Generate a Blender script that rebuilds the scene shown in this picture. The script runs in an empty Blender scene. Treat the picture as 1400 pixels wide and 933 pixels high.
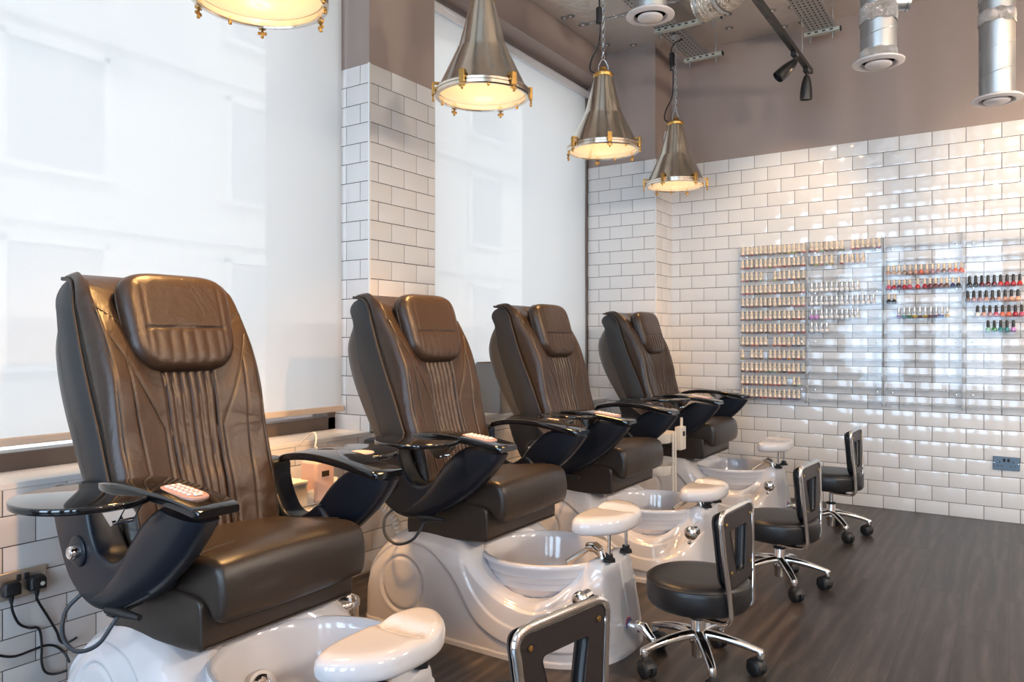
import bpy, bmesh, math, random
import numpy as np
from mathutils import Vector, Matrix
random.seed(7)
R = math.radians
SC = bpy.context.scene
COL = SC.collection

# ------------------------------------------------------------------ materials
def new_mat(name):
    m = bpy.data.materials.new(name); m.use_nodes = True
    nt = m.node_tree; nt.nodes.clear()
    out = nt.nodes.new('ShaderNodeOutputMaterial')
    return m, nt, out

def N(nt, t, **kw):
    n = nt.nodes.new(t)
    for k, v in kw.items():
        if k in n.inputs: n.inputs[k].default_value = v
        else: setattr(n, k, v)
    return n

def pbr(name, col, rough=.5, metal=0., bump=0., bscale=200., var=0., vscale=4., coat=0., spec=.5, stretch=None, rvar=0., alpha_noise=None, sheen=0., wrinkle=0.):
    """principled with procedural colour variation, roughness variation and bump"""
    m, nt, out = new_mat(name)
    p = N(nt, 'ShaderNodeBsdfPrincipled')
    p.inputs['Base Color'].default_value = (*col, 1)
    p.inputs['Roughness'].default_value = rough
    p.inputs['Metallic'].default_value = metal
    p.inputs['Coat Weight'].default_value = coat
    p.inputs['Coat Roughness'].default_value = .05
    p.inputs['Specular IOR Level'].default_value = spec
    tc = N(nt, 'ShaderNodeTexCoord')
    vec = tc.outputs['Object']
    if stretch:
        mp = N(nt, 'ShaderNodeMapping'); mp.inputs['Scale'].default_value = stretch
        nt.links.new(vec, mp.inputs['Vector']); vec = mp.outputs['Vector']
    nz = N(nt, 'ShaderNodeTexNoise'); nz.inputs['Scale'].default_value = vscale; nz.inputs['Detail'].default_value = 4
    nt.links.new(vec, nz.inputs['Vector'])
    if var > 0:
        mx = N(nt, 'ShaderNodeMix', data_type='RGBA')
        mx.inputs['A'].default_value = (*[c * (1 - var) for c in col], 1)
        mx.inputs['B'].default_value = (*[min(1, c * (1 + var)) for c in col], 1)
        nt.links.new(nz.outputs['Fac'], mx.inputs['Factor'])
        nt.links.new(mx.outputs['Result'], p.inputs['Base Color'])
    if rvar > 0:
        mr = N(nt, 'ShaderNodeMapRange')
        mr.inputs['To Min'].default_value = max(0, rough - rvar); mr.inputs['To Max'].default_value = rough + rvar
        nt.links.new(nz.outputs['Fac'], mr.inputs['Value']); nt.links.new(mr.outputs['Result'], p.inputs['Roughness'])
    last = None
    if wrinkle > 0:
        n3 = N(nt, 'ShaderNodeTexNoise'); n3.inputs['Scale'].default_value = 9; n3.inputs['Detail'].default_value = 3; n3.inputs['Distortion'].default_value = 1.5
        nt.links.new(vec, n3.inputs['Vector'])
        b2 = N(nt, 'ShaderNodeBump'); b2.inputs['Strength'].default_value = wrinkle; b2.inputs['Distance'].default_value = .02
        nt.links.new(n3.outputs['Fac'], b2.inputs['Height']); last = b2
    if bump > 0:
        n2 = N(nt, 'ShaderNodeTexNoise'); n2.inputs['Scale'].default_value = bscale; n2.inputs['Detail'].default_value = 3
        nt.links.new(vec, n2.inputs['Vector'])
        b = N(nt, 'ShaderNodeBump'); b.inputs['Strength'].default_value = bump; b.inputs['Distance'].default_value = .002
        nt.links.new(n2.outputs['Fac'], b.inputs['Height'])
        if last: nt.links.new(last.outputs['Normal'], b.inputs['Normal'])
        last = b
    if last: nt.links.new(last.outputs['Normal'], p.inputs['Normal'])
    nt.links.new(p.outputs['BSDF'], out.inputs['Surface'])
    return m

def clear_mat(name, tint=(1, 1, 1), ior=1.45, rough=.0, gloss=1.0, frost=0., frostcol=(1, 1, 1)):
    """thin clear sheet: fresnel mix of transparent and glossy, optional translucent haze"""
    m, nt, out = new_mat(name)
    tr = N(nt, 'ShaderNodeBsdfTransparent'); tr.inputs['Color'].default_value = (*tint, 1)
    base = tr
    if frost > 0:
        tl = N(nt, 'ShaderNodeBsdfTranslucent'); tl.inputs['Color'].default_value = (*frostcol, 1)
        ms = N(nt, 'ShaderNodeMixShader'); ms.inputs[0].default_value = frost
        nt.links.new(tr.outputs[0], ms.inputs[1]); nt.links.new(tl.outputs[0], ms.inputs[2]); base = ms
    gl = N(nt, 'ShaderNodeBsdfGlossy'); gl.inputs['Roughness'].default_value = rough
    gl.inputs['Color'].default_value = (gloss, gloss, gloss, 1)
    ge = N(nt, 'ShaderNodeNewGeometry')
    dp = N(nt, 'ShaderNodeVectorMath', operation='DOT_PRODUCT'); nt.links.new(ge.outputs['Incoming'], dp.inputs[0]); nt.links.new(ge.outputs['Normal'], dp.inputs[1])
    ab = N(nt, 'ShaderNodeMath', operation='ABSOLUTE'); nt.links.new(dp.outputs['Value'], ab.inputs[0])
    iv = N(nt, 'ShaderNodeMath', operation='SUBTRACT', use_clamp=True); iv.inputs[0].default_value = 1; nt.links.new(ab.outputs[0], iv.inputs[1])
    pw = N(nt, 'ShaderNodeMath', operation='POWER'); pw.inputs[1].default_value = 5; nt.links.new(iv.outputs[0], pw.inputs[0])
    f0 = ((ior - 1) / (ior + 1)) ** 2
    fr = N(nt, 'ShaderNodeMath', operation='MULTIPLY_ADD'); fr.inputs[1].default_value = 1 - f0; fr.inputs[2].default_value = f0; nt.links.new(pw.outputs[0], fr.inputs[0])
    mx = N(nt, 'ShaderNodeMixShader')
    nt.links.new(fr.outputs[0], mx.inputs[0]); nt.links.new(base.outputs[0], mx.inputs[1]); nt.links.new(gl.outputs[0], mx.inputs[2])
    nt.links.new(mx.outputs[0], out.inputs['Surface'])
    return m

def emit_mat(name, col, s):
    m, nt, out = new_mat(name)
    e = N(nt, 'ShaderNodeEmission'); e.inputs['Color'].default_value = (*col, 1); e.inputs['Strength'].default_value = s
    nt.links.new(e.outputs[0], out.inputs['Surface']); return m

def blind_mat(name):
    m, nt, out = new_mat(name)
    tc = N(nt, 'ShaderNodeTexCoord')
    mp = N(nt, 'ShaderNodeMapping'); mp.inputs['Scale'].default_value = (1, 260, 260)
    nt.links.new(tc.outputs['Object'], mp.inputs['Vector'])
    nz = N(nt, 'ShaderNodeTexNoise'); nz.inputs['Scale'].default_value = 1.; nz.inputs['Detail'].default_value = 2
    nt.links.new(mp.outputs['Vector'], nz.inputs['Vector'])
    mx = N(nt, 'ShaderNodeMix', data_type='RGBA')
    mx.inputs['A'].default_value = (.80, .80, .79, 1); mx.inputs['B'].default_value = (.88, .88, .87, 1)
    nt.links.new(nz.outputs['Fac'], mx.inputs['Factor'])
    tl = N(nt, 'ShaderNodeBsdfTranslucent'); df = N(nt, 'ShaderNodeBsdfDiffuse'); tr = N(nt, 'ShaderNodeBsdfTransparent')
    nt.links.new(mx.outputs['Result'], tl.inputs['Color']); nt.links.new(mx.outputs['Result'], df.inputs['Color'])
    m1 = N(nt, 'ShaderNodeMixShader'); m1.inputs[0].default_value = .35
    nt.links.new(tl.outputs[0], m1.inputs[1]); nt.links.new(df.outputs[0], m1.inputs[2])
    m2 = N(nt, 'ShaderNodeMixShader'); m2.inputs[0].default_value = .065
    nt.links.new(m1.outputs[0], m2.inputs[1]); nt.links.new(tr.outputs[0], m2.inputs[2])
    nt.links.new(m2.outputs[0], out.inputs['Surface'])
    return m

def floor_mat(name):
    m, nt, out = new_mat(name)
    L = nt.links.new
    tc = N(nt, 'ShaderNodeTexCoord')
    rot = N(nt, 'ShaderNodeMapping'); rot.inputs['Rotation'].default_value = (0, 0, R(90))
    L(tc.outputs['Object'], rot.inputs['Vector'])
    br = N(nt, 'ShaderNodeTexBrick'); br.offset = .37; br.squash = 1
    br.inputs['Scale'].default_value = 1; br.inputs['Brick Width'].default_value = 1.22; br.inputs['Row Height'].default_value = .18
    br.inputs['Mortar Size'].default_value = .0012; br.inputs['Mortar Smooth'].default_value = .2
    br.inputs['Color1'].default_value = (.0, .0, .0, 1); br.inputs['Color2'].default_value = (1, 1, 1, 1); br.inputs['Mortar'].default_value = (0, 0, 0, 1)
    L(rot.outputs['Vector'], br.inputs['Vector'])
    # per-plank offset for the grain
    add = N(nt, 'ShaderNodeVectorMath', operation='MULTIPLY_ADD')
    L(br.outputs['Color'], add.inputs[0]); add.inputs[1].default_value = (7, 13, 3); L(tc.outputs['Object'], add.inputs[2])
    mp = N(nt, 'ShaderNodeMapping'); mp.inputs['Scale'].default_value = (13, 1.1, 1)
    L(add.outputs[0], mp.inputs['Vector'])
    g1 = N(nt, 'ShaderNodeTexNoise'); g1.inputs['Scale'].default_value = 2.4; g1.inputs['Detail'].default_value = 8; g1.inputs['Roughness'].default_value = .65; g1.inputs['Distortion'].default_value = .5
    L(mp.outputs['Vector'], g1.inputs['Vector'])
    wv = N(nt, 'ShaderNodeTexWave'); wv.inputs['Scale'].default_value = .9; wv.inputs['Distortion'].default_value = 14; wv.inputs['Detail'].default_value = 3; wv.inputs['Detail Scale'].default_value = .6
    mp2 = N(nt, 'ShaderNodeMapping'); mp2.inputs['Scale'].default_value = (5, .55, 1); L(add.outputs[0], mp2.inputs['Vector'])
    L(mp2.outputs['Vector'], wv.inputs['Vector'])
    mixg = N(nt, 'ShaderNodeMix', data_type='FLOAT'); mixg.inputs['Factor'].default_value = .18
    L(g1.outputs['Fac'], mixg.inputs['A']); L(wv.outputs['Fac'], mixg.inputs['B'])
    cr = N(nt, 'ShaderNodeValToRGB')
    cr.color_ramp.elements[0].position = .25; cr.color_ramp.elements[0].color = (.020, .015, .012, 1)
    cr.color_ramp.elements[1].position = .75; cr.color_ramp.elements[1].color = (.100, .078, .065, 1)
    e = cr.color_ramp.elements.new(.5); e.color = (.046, .035, .029, 1)
    L(mixg.outputs['Result'], cr.inputs['Fac'])
    hs = N(nt, 'ShaderNodeHueSaturation')
    mr = N(nt, 'ShaderNodeMapRange'); mr.inputs['To Min'].default_value = .8; mr.inputs['To Max'].default_value = 1.2
    sx = N(nt, 'ShaderNodeSeparateColor'); L(br.outputs['Color'], sx.inputs[0]); L(sx.outputs[0], mr.inputs['Value'])
    L(mr.outputs['Result'], hs.inputs['Value']); L(cr.outputs['Color'], hs.inputs['Color'])
    dk = N(nt, 'ShaderNodeMix', data_type='RGBA'); dk.inputs['B'].default_value = (.012, .009, .008, 1)
    L(br.outputs['Fac'], dk.inputs['Factor']); L(hs.outputs['Color'], dk.inputs['A'])
    p = N(nt, 'ShaderNodeBsdfPrincipled'); p.inputs['Roughness'].default_value = .36
    L(dk.outputs['Result'], p.inputs['Base Color'])
    b = N(nt, 'ShaderNodeBump'); b.inputs['Strength'].default_value = .18; b.inputs['Distance'].default_value = .002
    L(g1.outputs['Fac'], b.inputs['Height']); L(b.outputs['Normal'], p.inputs['Normal'])
    L(p.outputs['BSDF'], out.inputs['Surface'])
    return m

def perforated_mat(name):
    m, nt, out = new_mat(name); L = nt.links.new
    tc = N(nt, 'ShaderNodeTexCoord')
    mp = N(nt, 'ShaderNodeMapping'); mp.inputs['Scale'].default_value = (34, 22, 1); L(tc.outputs['Object'], mp.inputs['Vector'])
    fr = N(nt, 'ShaderNodeVectorMath', operation='FRACTION'); L(mp.outputs['Vector'], fr.inputs[0])
    sb = N(nt, 'ShaderNodeVectorMath', operation='SUBTRACT'); sb.inputs[1].default_value = (.5, .5, 0); L(fr.outputs[0], sb.inputs[0])
    mk = N(nt, 'ShaderNodeVectorMath', operation='MULTIPLY'); mk.inputs[1].default_value = (1, 1, 0); L(sb.outputs[0], mk.inputs[0])
    ln = N(nt, 'ShaderNodeVectorMath', operation='LENGTH'); L(mk.outputs[0], ln.inputs[0])
    lt = N(nt, 'ShaderNodeMath', operation='LESS_THAN'); lt.inputs[1].default_value = .2; L(ln.outputs['Value'], lt.inputs[0])
    p = N(nt, 'ShaderNodeBsdfPrincipled'); p.inputs['Base Color'].default_value = (.42, .40, .37, 1); p.inputs['Metallic'].default_value = .7; p.inputs['Roughness'].default_value = .5
    tr = N(nt, 'ShaderNodeBsdfTransparent'); tr.inputs['Color'].default_value = (.2, .2, .2, 1)
    mx = N(nt, 'ShaderNodeMixShader'); L(lt.outputs[0], mx.inputs[0]); L(p.outputs[0], mx.inputs[1]); L(tr.outputs[0], mx.inputs[2])
    L(mx.outputs[0], out.inputs['Surface']); return m

def foil_mat(name, scale=6., col=(.82, .76, .69), rough=.42, strength=.35):
    m, nt, out = new_mat(name); L = nt.links.new
    tc = N(nt, 'ShaderNodeTexCoord')
    n1 = N(nt, 'ShaderNodeTexNoise'); n1.inputs['Scale'].default_value = scale; n1.inputs['Detail'].default_value = 5; n1.inputs['Distortion'].default_value = 1.2
    v1 = N(nt, 'ShaderNodeTexVoronoi'); v1.inputs['Scale'].default_value = scale * 1.6; v1.feature = 'DISTANCE_TO_EDGE'
    L(tc.outputs['Object'], n1.inputs['Vector']); L(n1.outputs['Color'], v1.inputs['Vector'])
    mp = N(nt, 'ShaderNodeVectorMath', operation='MULTIPLY_ADD'); mp.inputs[1].default_value = (.25, .25, .25)
    L(n1.outputs['Color'], mp.inputs[0]); L(tc.outputs['Object'], mp.inputs[2]); L(mp.outputs[0], v1.inputs['Vector'])
    ad = N(nt, 'ShaderNodeMath', operation='MULTIPLY_ADD'); ad.inputs[1].default_value = .6; L(v1.outputs['Distance'], ad.inputs[0]); L(n1.outputs['Fac'], ad.inputs[2])
    b = N(nt, 'ShaderNodeBump'); b.inputs['Strength'].default_value = strength; b.inputs['Distance'].default_value = .02; L(ad.outputs[0], b.inputs['Height'])
    p = N(nt, 'ShaderNodeBsdfPrincipled'); p.inputs['Base Color'].default_value = (*col, 1); p.inputs['Metallic'].default_value = .85; p.inputs['Roughness'].default_value = rough
    L(b.outputs['Normal'], p.inputs['Normal']); L(p.outputs[0], out.inputs['Surface']); return m

M = {}
M['paint'] = pbr('taupe_wall_paint', (.37, .287, .25), .62, bump=.05, bscale=300, var=.03)
M['grout'] = pbr('dark_grout', (.085, .065, .055), .85, bump=.3, bscale=400)
M['tile'] = pbr('white_glazed_tile', (.80, .765, .735), .12, var=.025, vscale=2.2, coat=.3)
M['tiletrim'] = pbr('white_tile_trim', (.85, .84, .82), .3, var=.02)
M['floor'] = floor_mat('dark_wood_vinyl_planks')
M['foil'] = foil_mat('ceiling_foil_board')
M['foiltape'] = foil_mat('crinkled_foil_tape', 26., (.72, .70, .68), .22, .9)
M['foilduct'] = foil_mat('foil_flexible_duct', 14., (.75, .66, .56), .22, .5)
M['blind'] = blind_mat('white_blind_fabric')
M['blindbar'] = pbr('pale_blind_bar', (.62, .54, .47), .45, var=.03)
M['alu'] = pbr('brushed_aluminium', (.78, .79, .80), .3, metal=.9, var=.04, stretch=(2, 2, 60))
M['litalu'] = pbr('rail_painted_highlight', (.80, .82, .86), .3, metal=.2, var=.03)  # blind-rail aluminium, its bright highlight put into the pale colour
M['frame'] = pbr('brown_window_frame', (.13, .095, .075), .45, var=.08, vscale=12)
M['glass'] = clear_mat('window_glass', (.95, .97, .97))
M['leather'] = pbr('brown_black_leather', (.036, .022, .0145), .33, bump=.22, bscale=420, var=.14, vscale=5, rvar=.05, spec=.42, wrinkle=.22)
M['leatherseat'] = pbr('brown_black_seat_leather', (.034, .025, .020), .34, bump=.18, bscale=420, var=.12, vscale=4, rvar=.05, spec=.42, wrinkle=.08)
M['piping'] = pbr('dark_piping', (.030, .022, .018), .5, var=.2, vscale=40)
M['shell'] = pbr('charcoal_plastic_shell', (.030, .029, .030), .46, bump=.05, bscale=600, var=.05, spec=.4)
M['shellrear'] = pbr('warm_grey_plastic_shell', (.066, .057, .050), .42, bump=.05, bscale=600, var=.05)
M['armplastic'] = pbr('matt_blue_black_plastic', (.009, .012, .019), .33, bump=.06, bscale=700, var=.06, spec=.38)
M['gloss'] = pbr('black_gloss_lacquer', (.006, .006, .007), .06, coat=.5, var=.1)
M['acrylic'] = pbr('white_gloss_acrylic', (.74, .70, .70), .12, var=.012, coat=.5)
M['bowl'] = pbr('white_basin_acrylic', (.70, .68, .70), .13, var=.012, coat=.5)
M['chrome'] = pbr('polished_chrome', (.82, .80, .78), .09, metal=1., var=.03, rvar=.03, vscale=14)
M['steel'] = pbr('brushed_steel', (.70, .65, .57), .17, metal=1., var=.16, vscale=3, stretch=(12, 12, .6), rvar=.1)
M['brass'] = pbr('aged_brass', (.52, .30, .09), .32, metal=1., var=.25, vscale=30)
M['darkmetal'] = pbr('dark_metal', (.06, .05, .045), .4, metal=.8, var=.1)
M['black'] = pbr('black_rubber', (.012, .012, .013), .5, var=.2, bump=.05)
M['blackmetal'] = pbr('black_painted_metal', (.014, .013, .012), .42, var=.15)
M['galv'] = pbr('galvanised_steel', (.50, .52, .53), .36, metal=.9, var=.12, vscale=9, rvar=.08)
M['strut'] = pbr('zinc_strut', (.60, .60, .52), .5, metal=.5, var=.1, vscale=20)
M['washer'] = pbr('dull_grey_washer', (.30, .28, .25), .5, metal=.4, var=.1)
M['perf'] = perforated_mat('perforated_tray_steel')
M['ventwhite'] = pbr('white_valve_enamel', (.80, .72, .68), .35, var=.02)
M['white'] = pbr('white_powder_coat', (.80, .74, .66), .4, var=.03)
M['lampin'] = pbr('lamp_inner_reflector', (.80, .72, .58), .45, var=.12, vscale=10)
M['lens'] = clear_mat('lamp_lens_glass', (.97, .95, .9), 1.5, .05, 1., .28, (1, .94, .84))
M['bulb'] = emit_mat('warm_bulb_glow', (1., .72, .40), 7.)
M['rack'] = clear_mat('clear_acrylic_rack', (.99, .992, .995), 1.26, .0, 1.)
M['racklip'] = clear_mat('clear_acrylic_edge', (.93, .945, .96), 1.3, .05, 1., .22, (.92, .95, .98))
M['greyfabric'] = pbr('grey_box_fabric', (.33, .335, .335), .85, bump=.4, bscale=500, var=.06)
M['greyboard'] = pbr('brown_box_lining', (.24, .13, .07), .8, var=.1)
M['socketsteel'] = pbr('steel_socket_plate', (.50, .45, .38), .35, metal=.7, var=.06)
M['socketblue'] = pbr('slate_socket_plate', (.12, .17, .22), .4, metal=.3, var=.06)
M['pinkcase'] = pbr('pale_pink_casing', (.78, .55, .48), .35, var=.03)
M['remote'] = pbr('dusty_pink_remote', (.50, .30, .25), .4, var=.03)
M['screen'] = pbr('small_dark_screen', (.05, .04, .02), .2, var=.1)
M['red'] = pbr('red_ring_enamel', (.5, .03, .04), .3, var=.05)
M['blue'] = pbr('blue_ring_enamel', (.05, .12, .5), .3, var=.05)
M['render'] = pbr('pale_facade_render', (.80, .77, .73), .9, var=.05, vscale=1)
M['facadeglass'] = pbr('facade_window_glass', (.34, .38, .42), .15, var=.1)
M['asphalt'] = pbr('street_paving', (.66, .65, .64), .85, var=.1, vscale=3, bump=.2)
M['keys'] = pbr('pale_remote_keys', (.85, .80, .80), .4, var=.03)
M['cordgrey'] = pbr('grey_hose_rubber', (.035, .04, .05), .4, var=.1)

# ------------------------------------------------------------------ geometry helpers
def cat(pts, n, closed=False):
    """Catmull-Rom resampling of a polyline to n points"""
    P = [np.array(p, float) for p in pts]; k = len(P)
    seg = k if closed else k - 1
    lens = [np.linalg.norm(P[(i + 1) % k] - P[i]) for i in range(seg)]
    cum = np.concatenate([[0], np.cumsum(lens)])
    out = []
    for j in range(n):
        s = cum[-1] * j / (n if closed else n - 1)
        i = min(int(np.searchsorted(cum, s, side='right')) - 1, seg - 1)
        t = (s - cum[i]) / max(lens[i], 1e-9)
        def g(q):
            return P[q % k] if closed else P[min(max(q, 0), k - 1)]
        p0, p1, p2, p3 = g(i - 1), g(i), g(i + 1), g(i + 2)
        out.append(.5 * ((2 * p1) + (-p0 + p2) * t + (2 * p0 - 5 * p1 + 4 * p2 - p3) * t * t + (-p0 + 3 * p1 - 3 * p2 + p3) * t ** 3))
    return out

def sstep(a, b, x):
    t = min(1, max(0, (x - a) / (b - a))); return t * t * (3 - 2 * t)

class MB:
    def __init__(s): s.bm = bmesh.new(); s.mi = 0
    def f(s, vs):
        try:
            fc = s.bm.faces.new(vs); fc.material_index = s.mi; fc.smooth = True; return fc
        except ValueError: return None
    def grid(s, rows, close_v=False, close_u=False, flip=False):
        V = [[s.bm.verts.new(p) for p in r] for r in rows]
        nu, nv = len(V), len(V[0])
        for i in range(nu if close_u else nu - 1):
            for j in range(nv if close_v else nv - 1):
                q = [V[i][j], V[(i + 1) % nu][j], V[(i + 1) % nu][(j + 1) % nv], V[i][(j + 1) % nv]]
                if flip: q.reverse()
                s.f(q)
        return V
    def cap(s, ring, flip=False):
        r = list(ring)
        if flip: r.reverse()
        fc = s.f(r)
        if fc: fc.smooth = False
    def box(s, c, d, rot=None):
        cx, cy, cz = c; dx, dy, dz = (q / 2 for q in d)
        vs = []
        for x in (-dx, dx):
            for y in (-dy, dy):
                for z in (-dz, dz):
                    v = Vector((x, y, z))
                    if rot is not None: v = rot @ v
                    vs.append(s.bm.verts.new(v + Vector(c)))
        for q in ((0, 1, 3, 2), (4, 6, 7, 5), (0, 4, 5, 1), (2, 3, 7, 6), (0, 2, 6, 4), (1, 5, 7, 3)):
            s.f([vs[i] for i in q])
        return vs
    def tube(s, path, r, n=10, closed=False, caps=True, flat=None):
        P = [Vector(p) for p in path]; k = len(P); rows = []
        up = None
        for i, p in enumerate(P):
            if closed: d = P[(i + 1) % k] - P[(i - 1) % k]
            else: d = P[min(i + 1, k - 1)] - P[max(i - 1, 0)]
            if d.length < 1e-9: d = Vector((0, 0, 1))
            d.normalize()
            if up is None:
                up = Vector((0, 0, 1)) if abs(d.z) < .9 else Vector((1, 0, 0))
            a = d.cross(up)
            if a.length < 1e-6: a = d.orthogonal()
            a.normalize(); b = a.cross(d).normalized(); up = b
            rr = r[i] if isinstance(r, (list, tuple)) else r
            ra, rb = (rr, rr) if flat is None else (rr * flat[0], rr * flat[1])
            rows.append([p + a * (ra * math.cos(2 * math.pi * j / n)) + b * (rb * math.sin(2 * math.pi * j / n)) for j in range(n)])
        V = s.grid(rows, close_v=True, close_u=closed)
        if caps and not closed:
            s.cap(V[0], False); s.cap(V[-1], True)
    def cyl(s, p0, p1, r, n=20, r2=None):
        s.tube([p0, p1], [r, r if r2 is None else r2], n)
    def lathe(s, prof, c=(0, 0, 0), n=40, mat=None, closed=False):
        """profile of (r, z) turned round the z axis through c, optional matrix"""
        rows = []
        for r, z in prof:
            ring = []
            for j in range(n):
                a = 2 * math.pi * j / n
                v = Vector((max(r, 1e-5) * math.cos(a), max(r, 1e-5) * math.sin(a), z))
                if mat is not None: v = mat @ v
                ring.append(v + Vector(c))
            rows.append(ring)
        s.grid(rows, close_v=True, close_u=closed, flip=True)
    def prism(s, poly, axis, a, b):
        """polygon in the two other axes, extruded from a to b along axis"""
        def P(u, v, w):
            return {'y': (u, w, v), 'x': (w, u, v), 'z': (u, v, w)}[axis]
        A = [s.bm.verts.new(P(u, v, a)) for u, v in poly]; B = [s.bm.verts.new(P(u, v, b)) for u, v in poly]
        n = len(A)
        s.f(A); s.f(B[::-1])
        for i in range(n): s.f([A[i], B[i], B[(i + 1) % n], A[(i + 1) % n]])
    def slab(s, poly, y0, y1, rnd, axis='y', crown=None, steps=4):
        """closed outline extruded along axis with edges rounded by rnd"""
        P = [np.array(p, float) for p in poly]; n = len(P)
        area = sum(P[i][0] * P[(i + 1) % n][1] - P[(i + 1) % n][0] * P[i][1] for i in range(n))
        sg = 1 if area > 0 else -1
        nor = []
        for i in range(n):
            d = P[(i + 1) % n] - P[(i - 1) % n]; L = np.linalg.norm(d) or 1
            nor.append(np.array([d[1], -d[0]]) / L * sg)
        st = []
        for i in range(steps + 1):
            a = math.pi / 2 * i / steps
            st.append((y0 + rnd * (1 - math.cos(a)), rnd * (1 - math.sin(a))))
        mids = 6 if crown else 1
        st = st + [(y0 + rnd + (y1 - y0 - 2 * rnd) * k / mids, 0) for k in range(1, mids)] + [(y0 + y1 - y, d) for y, d in reversed(st)]
        rows = []
        for y, d in st:
            row = []
            for p, q in zip(P, nor):
                u, v = p - q * d
                if crown: u, v = crown(u, v, y)
                row.append({'y': (u, y, v), 'x': (y, u, v), 'z': (u, v, y)}[axis])
            rows.append(row)
        V = s.grid(rows, close_v=True)
        s.cap(V[0], True); s.cap(V[-1], False)
    def pillow(s, bound, ht, hb, mat, p=5., q=2.2, nr=14, na=64, relief=None):
        """rounded cushion: bound(angle) -> (u, v) outline, thickness ht above / hb below, placed by mat"""
        rings = []
        rs = [math.sin(math.pi / 2 * i / nr) for i in range(nr + 1)]
        seq = [(r, 1) for r in rs] + [(r, -1) for r in reversed(rs[:-1])]
        rows = []
        for r, sd in seq:
            row = []
            for j in range(na):
                a = 2 * math.pi * j / na
                u, v = bound(a); u *= max(r, 1e-4); v *= max(r, 1e-4)
                h = (max(0, 1 - r ** p)) ** (1 / q)
                w = ht * h if sd > 0 else -hb * h
                if sd > 0 and relief: w += relief(u, v, r)
                row.append(mat @ Vector((u, v, w)))
            rows.append(row)
        s.grid(rows, close_v=True)
    def shift(s, v):
        for q in s.bm.verts: q.co += Vector(v)
        return s
    def build(s, name, mats, parent=None, bevel=0., angle=40, bseg=2, sub=0, normals=True):
        if normals: bmesh.ops.recalc_face_normals(s.bm, faces=s.bm.faces)
        me = bpy.data.meshes.new(name); s.bm.to_mesh(me); s.bm.free()
        for m in (mats if isinstance(mats, (list, tuple)) else [mats]): me.materials.append(m)
        try: me.set_sharp_from_angle(angle=R(angle))
        except Exception: pass
        o = bpy.data.objects.new(name, me); COL.objects.link(o)
        if parent: o.parent = parent
        if bevel:
            b = o.modifiers.new('edge', 'BEVEL'); b.width = bevel; b.segments = bseg; b.limit_method = 'ANGLE'; b.angle_limit = R(35); b.harden_normals = False
        if sub:
            b = o.modifiers.new('sub', 'SUBSURF'); b.levels = sub; b.render_levels = sub
        return o

def empty(name, loc=(0, 0, 0), rz=0):
    o = bpy.data.objects.new(name, None); o.location = loc; o.rotation_euler = (0, 0, rz); o.empty_display_size = .1
    COL.objects.link(o); return o
def tag(o, label=None, cat_=None, group=None, kind=None):
    if label: o['label'] = label
    if cat_: o['category'] = cat_
    if group: o['group'] = group
    if kind: o['kind'] = kind
    return o
KIDS = {}
def kids(o): return [c for c in COL.objects if c.parent == o]
def copy_tree(o, parent=None):
    c = o.copy(); COL.objects.link(c)
    for k in list(c.keys()):
        if k in ('label',): del c[k]
    if parent is not None: c.parent = parent
    for ch in kids(o): copy_tree(ch, c)
    return c
def rrect(hu, hv, r, taper=0.):
    """superellipse-ish rounded rectangle boundary by angle"""
    e = max(2.2, 2 * hu / max(r, .01) * .55)
    def f(a):
        c, s_ = math.cos(a), math.sin(a)
        k = (abs(c) ** e + abs(s_) ** e) ** (-1 / e)
        u, v = hu * c * k, hv * s_ * k
        return u * (1 + taper * v / hv), v
    return f
def arc(cx, cy, r, a0, a1, n):
    return [(cx + r * math.cos(R(a0 + (a1 - a0) * i / n)), cy + r * math.sin(R(a0 + (a1 - a0) * i / n))) for i in range(n + 1)]

# ------------------------------------------------------------------ camera (level, 1.2 m high, heading 33.7 degrees off the window wall)
cam = bpy.data.cameras.new('camera'); cam.sensor_width = 36; cam.lens = 1020 / 1400 * 36; cam.clip_start = .05
cam.shift_y = -1 / 1400
co = bpy.data.objects.new('camera', cam); COL.objects.link(co)
co.location = (0, 0, 1.2); co.rotation_euler = (R(90), 0, math.atan2(.5547, .83205))
SC.camera = co
F_, S_, C_ = 1020., .5547, .83205
def at(px, py, X=None, Y=None, Z=None):
    """a point of the room from where it shows in the photograph and one known coordinate"""
    u, v = (px - 700) / F_, (465.5 - py) / F_
    dx, dy, dz = C_ * u - S_, S_ * u + C_, v
    t = X / dx if X is not None else Y / dy if Y is not None else (Z - 1.2) / dz
    return Vector((dx * t, dy * t, 1.2 + dz * t))

# ------------------------------------------------------------------ room shell
XW, XG, YB, ZC = -2.77, -2.95, 5.90, 3.565       # wall face, blind plane, back wall, ceiling
Y1, Y2, YP, XP = 2.817, 3.345, 5.563, -2.34      # column from/to, pilaster face, pilaster side
ZS, ZH, ZT = .722, 3.31, 2.643                    # sill, window head, top of tiling
YF, XR = -3.6, 3.6
TW, TH = .202, .102

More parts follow.
